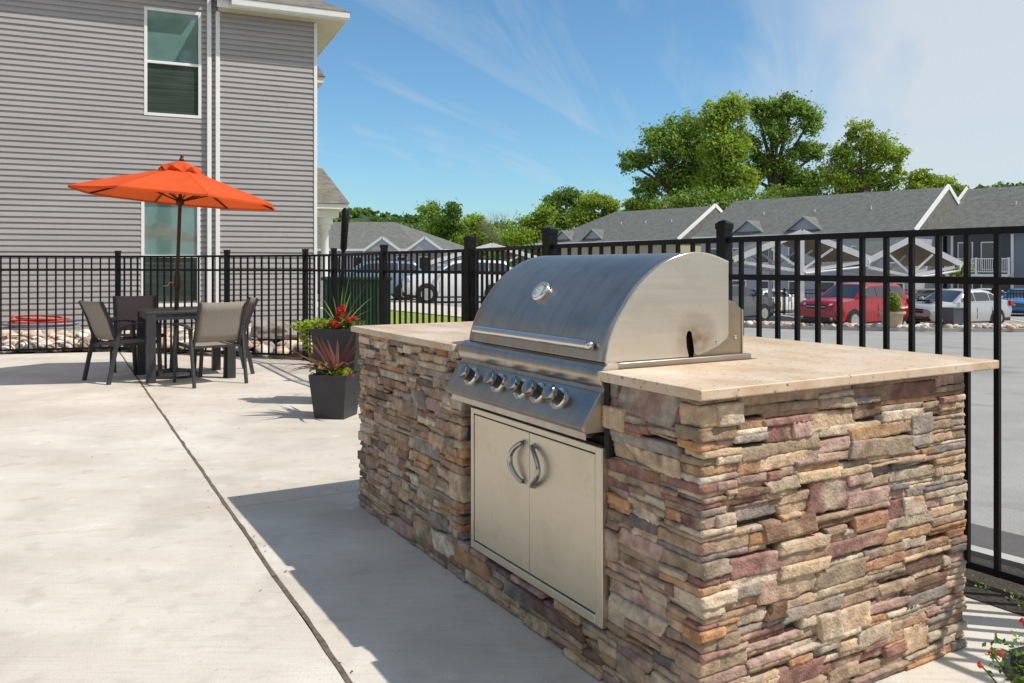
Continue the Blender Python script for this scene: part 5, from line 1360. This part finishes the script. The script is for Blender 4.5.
for k in range(9):
    m2 = MB(); wx = -4 + k * 2.0; m2.box((wx - .5, -4.6, .7), (wx + .5, -4.5, 2.1)); f_ = m2.build('window', M['white'], t)
    m2 = MB(); m2.box((wx - .4, -4.64, .8), (wx + .4, -4.61, 2.0)); m2.build('pane', M['far_glass'], f_)

house('sky_fill_blocker', 'grey sided house added unseen behind the photographer to block sky fill', (-3, -15), (-23, -15), 8.2, 5.2, M['grey_wall'], -.1, ang=math.pi, wins=6, two=False)  # unseen building added to block sky fill and darken the reflections
# carports
def carport(loc, rz, W_, Dp, zg, ze, zr, label, tie=True):
    t = thing('carport', label, 'carport', (loc[0], loc[1], 0), rz, None)
    h = W_ / 2; th_ = .12
    mb = MB(); mb.add([(-h - .3, 0, ze - .03), (0, 0, zr), (0, Dp, zr), (-h - .3, Dp, ze - .03), (h + .3, 0, ze - .03), (h + .3, Dp, ze - .03)], [(0, 1, 2, 3), (4, 5, 2, 1)])
    rf = mb.build('roof', M['shingle'], t, fix=False); sm = rf.modifiers.new('t', 'SOLIDIFY'); sm.thickness = .05
    mb = MB(); mb.add([(-h - .1, .12, ze - .16), (0, .12, zr - .16), (0, Dp - .1, zr - .16), (-h - .1, Dp - .1, ze - .16), (h + .1, .12, ze - .16), (h + .1, Dp - .1, ze - .16)], [(0, 1, 2, 3), (4, 5, 2, 1)])
    mb.build('ceiling', M['ceil'], t, fix=False)
    mb = MB(); mb.bar((-h - .35, -.03, ze - .10), (0, -.03, zr - .05), .06, .26); mb.bar((h + .35, -.03, ze - .10), (0, -.03, zr - .05), .06, .26); mb.build('rake_board', M['white'], t)
    zt = ze - .35
    for y in (.02, Dp * .5, Dp - .1):
        mb = MB()
        mb.bar((-h, y, ze - .2), (-.1, y, zt - .25), .08, .14); mb.bar((h, y, ze - .2), (.1, y, zt - .25), .08, .14)
        mb.bar((0, y, zt - .2), (-h * .5, y, (ze + zr) / 2 - .2), .08, .10); mb.bar((0, y, zt - .2), (h * .5, y, (ze + zr) / 2 - .2), .08, .10)
        mb.build('truss', M['white'], t)
    for y in (.02, Dp - .1):
        mb = MB(); mb.box((-.09, y - .09, zg), (.09, y + .09, zr - .2)); mb.build('post', M['white'], t)
    mb = MB(); mb.tube([(h + .2, -.1, ze - .1), (h + .2, -.1, ze - .35), (h - .3, -.1, ze - .45), (.15, -.1, zt - .35)], .05, 6); mb.build('downpipe', M['white'], t, smooth=60)
    return t
Yc = 37.0
carport((px2(802, Yc), Yc), R(-6), 5.3, 7, -1.25, zz(262, Yc) + .2, zz(231, Yc), 'white trussed gable carport over the red car')
Yc = 39.0
carport((px2(911, Yc), Yc), R(-6), 3.9, 7, -1.3, zz(266, Yc) + .15, zz(238, Yc), 'white trussed gable carport above the silver car, right of the first one')
carport((px2(492, 52), 52), R(4), 7.0, 8, -.3, zz(261, 52), zz(244, 52), 'dark carport with white gable edge behind the white car beyond the lawn')

# ------------------------------------------------------------------ cars
def make_car(loc, rz, kind, paint, label, zg=None, detail=True, scoop=False):
    t = thing('parked_car', label, 'car', loc, rz)
    if kind == 'suv':
        L_, W_, H_ = 4.6, 1.80, 1.70; gc = .22; wr = .35; wb = 2.65
        S = [(-2.28, .62, .86, .78), (-2.15, .50, 1.0, .86), (-1.95, .42, 1.06, .90), (-1.1, .36, 1.12, .90), (-.98, .36, 1.14, .90), (.9, .36, 1.14, .90), (1.7, .38, 1.12, .88), (2.15, .46, 1.08, .86), (2.28, .6, 1.0, .80)]
        cab = [(-1.10, 1.12), (-.35, 1.60), (.0, 1.66), (.9, 1.67), (1.75, 1.62), (2.18, 1.10)]
        sides = [(-.72, .08), (.14, 1.02), (1.08, 1.80)]
    else:
        L_, W_, H_ = 4.55, 1.75, 1.45; gc = .18; wr = .32; wb = 2.6
        S = [(-2.25, .50, .70, .74), (-2.12, .40, .80, .84), (-1.9, .34, .86, .87), (-1.05, .30, .95, .87), (-.9, .30, .96, .87), (1.1, .30, .98, .87), (1.5, .32, 1.0, .86), (2.1, .40, 1.0, .82), (2.25, .52, .90, .76)]
        cab = [(-1.05, .94), (-.25, 1.37), (.1, 1.42), (.7, 1.42), (1.1, 1.36), (1.75, .99)]
        sides = [(-.60, .10), (.16, .92), (.98, 1.38)]
    def zcab(x): return np.interp(x, [c[0] for c in cab], [c[1] for c in cab])
    # lower body: loft of ring sections
    mb = MB(); vs = []; xs_ = np.linspace(S[0][0], S[-1][0], 46); ns = 12
    for x in xs_:
        zb = np.interp(x, [s[0] for s in S], [s[1] - .16 for s in S]); zt = np.interp(x, [s[0] for s in S], [s[2] for s in S]); hw_ = np.interp(x, [s[0] for s in S], [s[3] for s in S])
        zm = zb + (zt - zb) * .55
        ring = [(-hw_ * .86, zb), (-hw_ * .97, zb + .08), (-hw_, zm - .08), (-hw_ * .985, zm + .06), (-hw_ * .93, zt - .04), (-hw_ * .80, zt + .0), (0, zt + .045), (hw_ * .80, zt), (hw_ * .93, zt - .04), (hw_ * .985, zm + .06), (hw_, zm - .08), (hw_ * .97, zb + .08), (hw_ * .86, zb)]
        vs += [(x, y, z) for y, z in ring]; n = len(ring)
    m_ = len(xs_)
    fs = [(i * n + k, i * n + (k + 1) % n, (i + 1) * n + (k + 1) % n, (i + 1) * n + k) for i in range(m_ - 1) for k in range(n)]
    fs += [tuple(range(n)), tuple((m_ - 1) * n + k for k in range(n))[::-1]]
    mb.add(vs, fs); body = mb.build('body', M[paint], t, smooth=42)
    # cabin
    zb_ = lambda x: np.interp(x, [s[0] for s in S], [s[2] for s in S]) - .03
    wbm, wtm = .80, .60
    if kind == 'suv': wbm, wtm = .82, .64
    xc = np.linspace(cab[0][0], cab[-1][0], 40); mb = MB(); vs = []
    def cabw(x, z):
        zb0 = zb_(x); return wbm + (wtm - wbm) * max(0, min(1, (z - zb0) / (H_ - zb0)))
    for x in xc:
        zt = max(zb_(x) + .005, zcab(x)); zb0 = zb_(x); wt_ = cabw(x, zt)
        ring = [(-wbm, zb0), (-cabw(x, zb0 + (zt - zb0) * .9), zb0 + (zt - zb0) * .9), (-wt_ * .9, zt), (-wt_ * .5, zt + .02), (0, zt + .03), (wt_ * .5, zt + .02), (wt_ * .9, zt), (cabw(x, zb0 + (zt - zb0) * .9), zb0 + (zt - zb0) * .9), (wbm, zb0)]
        vs += [(x, y, z) for y, z in ring]; n = len(ring)
    m_ = len(xc); fs = [(i * n + k, i * n + k + 1, (i + 1) * n + k + 1, (i + 1) * n + k) for i in range(m_ - 1) for k in range(n - 1)]
    mb.add(vs, fs); mb.build('roof', M[paint], t, smooth=50)
    # side glass
    for s_ in (-1, 1):
        for a, b in sides:
            mb = MB(); vs = []; xs2 = np.linspace(a, b, 7)
            for x in xs2:
                z0 = zb_(x) + .05; z1 = max(z0 + .02, zcab(x) - .10); vs += [(x, s_ * (cabw(x, z0) + .012), z0), (x, s_ * (cabw(x, z1) + .014), z1)]
            mb.add(vs, [(2 * i, 2 * i + 1, 2 * i + 3, 2 * i + 2) for i in range(6)]); mb.build('side_window', M['car_glass'], t)
    for (x0, x1), nm in (((cab[0][0] + .04, cab[1][0] - .02), 'windscreen'), ((cab[-2][0] + .04, cab[-1][0] - .08), 'rear_window')):
        mb = MB(); vs = []; xs2 = np.linspace(x0, x1, 5); q = 7
        for x in xs2:
            z = zcab(x); w_ = cabw(x, z) * .9 - .03
            for k in range(q):
                f_ = -1 + 2 * k / (q - 1); vs.append((x + (-.012 if nm == 'windscreen' else .012), f_ * w_, z + .032 - .028 * f_ * f_))
        mb.add(vs, [(i * q + k, i * q + k + 1, (i + 1) * q + k + 1, (i + 1) * q + k) for i in range(4) for k in range(q - 1)]); mb.build(nm, M['car_glass'], t, smooth=60)
    # wheels
    for sx in (-1, 1):
        wx = sx * wb / 2 + (-.02 if kind == 'suv' else -.02)
        for s_ in (-1, 1):
            hw_ = .90 if kind == 'suv' else .87
            mb = MB(); mb.lathe([(wr + .07, hw_ - .02), (wr + .075, hw_ + .008), (wr + .02, hw_ + .010)], (wx, 0, wr), (0, s_, 0), 26); mb.build('wheel_arch', M['car_trim'], t)
            mb = MB(); mb.lathe([(wr * .66, hw_ - .2), (wr * .96, hw_ - .2), (wr, hw_ - .16), (wr, hw_ - .01), (wr * .95, hw_ + .03), (wr * .68, hw_ + .03)], (wx, 0, wr), (0, s_, 0), 28); ty = mb.build('wheel', M['tyre'], t, smooth=40)
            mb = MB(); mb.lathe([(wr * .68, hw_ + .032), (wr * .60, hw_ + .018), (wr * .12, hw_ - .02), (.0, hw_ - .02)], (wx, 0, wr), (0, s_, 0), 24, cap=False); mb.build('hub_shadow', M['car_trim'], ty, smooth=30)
            mb = MB()
            for k in range(5):
                a = 2 * math.pi * k / 5 + .3; mb.bar((wx, s_ * (hw_ + .022), wr), (wx + math.cos(a) * wr * .62, s_ * (hw_ + .03), wr + math.sin(a) * wr * .62), .075, .02, up=(0, 1, 0))
            mb.lathe([(wr * .66, hw_ + .028), (wr * .66, hw_ + .04), (wr * .59, hw_ + .036)], (wx, 0, wr), (0, s_, 0), 28); mb.lathe([(wr * .2, hw_ + .02), (wr * .18, hw_ + .04)], (wx, 0, wr), (0, s_, 0), 12); mb.build('rim', M['rim'], ty)
    fx_ = S[0][0]; rx_ = S[-1][0]; zt = S[1][2]
    # lamps, grille, bumpers
    for s_ in (-1, 1):
        mb = MB(); mb.add([(fx_ + .02, s_ * .50, zt - .20), (fx_ + .05, s_ * .50, zt - .06), (fx_ + .26, s_ * .865, zt - .02), (fx_ + .30, s_ * .878, zt - .14), (fx_ + .12, s_ * .83, zt - .20)], [(0, 1, 2, 3, 4)])
        hl = mb.build('headlight', M['lamp_clear'], t); sm = hl.modifiers.new('t', 'SOLIDIFY'); sm.thickness = .06; sm.offset = 0
        mb = MB(); mb.box((rx_ - .22, s_ * .78 - .09, S[-2][2] - .22), (rx_ - .012, s_ * .78 + .075, S[-2][2] - .02)); mb.build('tail_light', M['lamp_red'], t, bevel=.02)
        mb = MB(); mb.box((cab[0][0] + .25, s_ * .93 - .09, zb_(0) + .02), (cab[0][0] + .38, s_ * .93 + .07, zb_(0) + .17)); mb.build('mirror', M[paint], t, bevel=.03)
        for xd in (sides[0][0] - .12, sides[1][0] - .03, sides[1][1] + .05):
            mb = MB(); mb.box((xd - .006, s_ * (S[4][3] + .0) - .004, S[4][1] + .02), (xd + .006, s_ * (S[4][3]) + .004, S[4][2] - .22)); mb.build('door_gap', M['car_trim'], t)
    mb = MB(); mb.box((fx_ - .012, -.42, zt - .24), (fx_ + .10, .42, zt - .08)); gl = mb.build('grille', M['car_trim'], t, bevel=.02)
    mb = MB(); mb.bar((fx_ - .02, -.40, zt - .16), (fx_ - .02, .40, zt - .16), .02, .02); mb.lathe([(.05, 0), (.05, .01)], (fx_ - .014, 0, zt - .16), (-1, 0, 0), 12); mb.build('grille_bar', M['rim'], gl)
    mb = MB(); mb.box((fx_ + .0, -.70, .27), (fx_ + .2, .70, .46)); mb.build('lower_intake', M['car_trim'], t, bevel=.03)
    mb = MB()
    for s_ in (-1, 1): mb.lathe([(.06, 0), (.06, .02)], (fx_ + .02, s_ * .62, .42), (-1, 0, 0), 12)
    mb.build('fog_lamp', M['lamp_clear'], t)
    mb = MB(); mb.box((rx_ - .02, -.26, .62), (rx_ + .012, .26, .75)); mb.build('number_plate', M['white'], t)
    mb = MB(); mb.box((fx_ + .2, -.84, .2), (rx_ - .2, .84, .32)); mb.build('underbody', M['car_trim'], t)
    if scoop:
        mb = MB(); mb.box((-1.75, -.3, S[3][2] + .02), (-1.35, .3, S[3][2] + .10)); mb.build('bonnet_scoop', M['car_trim'], t, bevel=.03)
    if kind == 'suv':
        mb = MB()
        for s_ in (-1, 1): mb.bar((-.2, s_ * .56, 1.70), (1.6, s_ * .56, 1.68), .03, .04)
        mb.build('roof_rail', M['car_trim'], t)
    return t
def car_at(px, Y, rz, kind, paint, label, z=None, **k):
    x = px2(px, Y); zv = hgt(x, Y) - .055 if z is None else z
    return make_car((x, Y, zv), rz, kind, paint, label, **k)
car_at(855, 31.2, R(33), 'suv', 'car_red', 'red compact suv parked nose out at the edge of the carport behind the fence')
car_at(955, 32.6, R(24), 'sedan', 'car_silver', 'silver sedan with bonnet scoop parked beside the slate bin', scoop=True)
car_at(932, 38.5, R(52), 'sedan', 'car_silver', 'second silver car mostly hidden behind the silver sedan', scoop=True)
car_at(1022, 45, R(50), 'sedan', 'car_blue', 'bright blue car at the right edge of the car park beyond the far fence')
car_at(772, 49, R(205), 'sedan', 'car_white', 'white sedan seen from behind under the carport, left of the red car')
car_at(728, 37, R(215), 'suv', 'car_dark', 'dark grey suv tail just beyond the end of the grill hood')
car_at(460, 33.0, R(8), 'suv', 'car_white', 'white suv parked beyond the lawn, seen side on through the gate')
car_at(372, 35.5, R(14), 'suv', 'car_pale', 'pale blue suv parked left of the white one beyond the lawn')
car_at(985, 52, R(40), 'sedan', 'car_white', 'white car far back between the silver sedan and the blue car')

# kerbed rock bed in front of the parked cars
bedp = [(px2(735, 31), 31.5), (px2(800, 29.2), 29.8), (px2(900, 28.2), 28.3), (px2(1080, 27.5), 27.5), (px2(1080, 28.9), 28.9), (px2(900, 29.2), 29.3), (px2(800, 30.0), 30.5), (px2(735, 32), 32.4)]
grid_sheet('kerb', bedp, M['kerb'], .06, step=3, thick=.2)
pts = []
inn = bedp
while len(pts) < 420:
    x, y = rng.uniform(7.5, 21), rng.uniform(27, 33)
    if inside((x, y), inn): pts.append((x, y, hgt(x, y) + .09, rng.uniform(.06, .16)))
rock_field('landscape_rocks', pts, 'pale broken rocks along the kerbed bed in front of the red and silver cars', 'rocks')
nb_ = [(1.7, 4.6), (2.3, 5.6), (6.0, 17.3), (3.6, 19), (.8, 6.4)]
grid_sheet('gravel_bed', nb_, M['mulch'], .02)
pts = []
while len(pts) < 500:
    x, y = rng.uniform(.8, 6.1), rng.uniform(4.6, 19)
    if inside((x, y), nb_) and y > 9: pts.append((x, y, hgt(x, y) + .07, rng.uniform(.07, .15)))
rock_field('landscape_rocks', pts, 'pale rocks in the bed just outside the fence behind the grill', 'rocks')
# bowl planter, bin, young tree, far fence
bx_, by_ = px2(892, 28.7), 28.7; zg_ = hgt(bx_, by_) + .05
pb = thing('potted_plant', 'round clipped green shrub in a pale stone bowl beside the red suv', 'planter', (bx_, by_, zg_))
mb = MB(); mb.lathe([(.26, 0), (.30, .05), (.36, .42), (.44, .50), (.44, .56), (.38, .56), (.36, .5)], n=26); mb.build('pot', M['pot_stone'], pb, smooth=40)
mb = MB(); random.seed(4); foliage(mb, (0, 0, .86), (.30, .30, .40), 2600, .035, flat=.7); mb.build('foliage', M['leafB'], pb, fix=False)
bx_, by_ = px2(953, 28.6), 28.6
bn_ = thing('waste_bin', 'slate grey square planter bin standing in front of the silver sedan', 'bin', (bx_, by_, hgt(bx_, by_) + .05), R(20))
mb = MB(); mb.add([(-.20, -.20, 0), (.20, -.20, 0), (.20, .20, 0), (-.20, .20, 0), (-.27, -.27, .66), (.27, -.27, .66), (.27, .27, .66), (-.27, .27, .66)], [(3, 2, 1, 0), (4, 5, 6, 7), (0, 1, 5, 4), (1, 2, 6, 5), (2, 3, 7, 6), (3, 0, 4, 7)]); mb.build('bin_body', M['bin'], bn_, bevel=.01)
mb = MB(); mb.box((-.285, -.285, .66), (.285, .285, .70)); mb.build('bin_rim', M['bin'], bn_, bevel=.008)
mk = lambda: None
bx_, by_ = px2(962, 40), 40.0
make_tree('young_tree', (bx_, by_, hgt(bx_, by_)), 'thin young tree with sparse bright leaves above the silver sedan roof', 'tree', None, [(0, 0, 2.4, .45, .45, .35), (-.2, 0, 2.1, .4, .4, .25)], M['leafB'], .09, 30, 22, .04, seed=77)
ff = thing('metal_fence', 'low black fence across the far side of the car park behind the cars', 'fence', (px2(735, 47), 47, 0), 0)
pa = [(px2(735, 47) + i * 2.6, 47 - i * .55) for i in range(8)]
for i in range(7):
    a, b = pa[i], pa[i + 1]; o_ = (px2(735, 47), 47); za_ = hgt(*a); 
    al, bl_ = (a[0] - o_[0], a[1] - o_[1]), (b[0] - o_[0], b[1] - o_[1]); zm = hgt(*a) + .0
    d = (Vector(bl_) - Vector(al)); n_ = int(d.length / .15)
    mb = MB()
    for k in range(n_): c = Vector(al) + d * (k + .5) / n_; mb.box((c.x - .012, c.y - .012, zm + .05), (c.x + .012, c.y + .012, zm + 1.3))
    pn_ = mb.build('picket_panel', M['fence'], ff)
    for z_ in (1.32, 1.12, .1): m2 = MB(); m2.bar((*al, zm + z_), (*bl_, zm + z_), .04, .04); m2.build('rail', M['fence'], pn_)
    mb = MB(); mb.box((al[0] - .04, al[1] - .04, zm - .1), (al[0] + .04, al[1] + .04, zm + 1.42)); mb.build('post', M['fence'], ff)

# render
scene.render.engine = 'CYCLES'
scene.cycles.max_bounces = 8
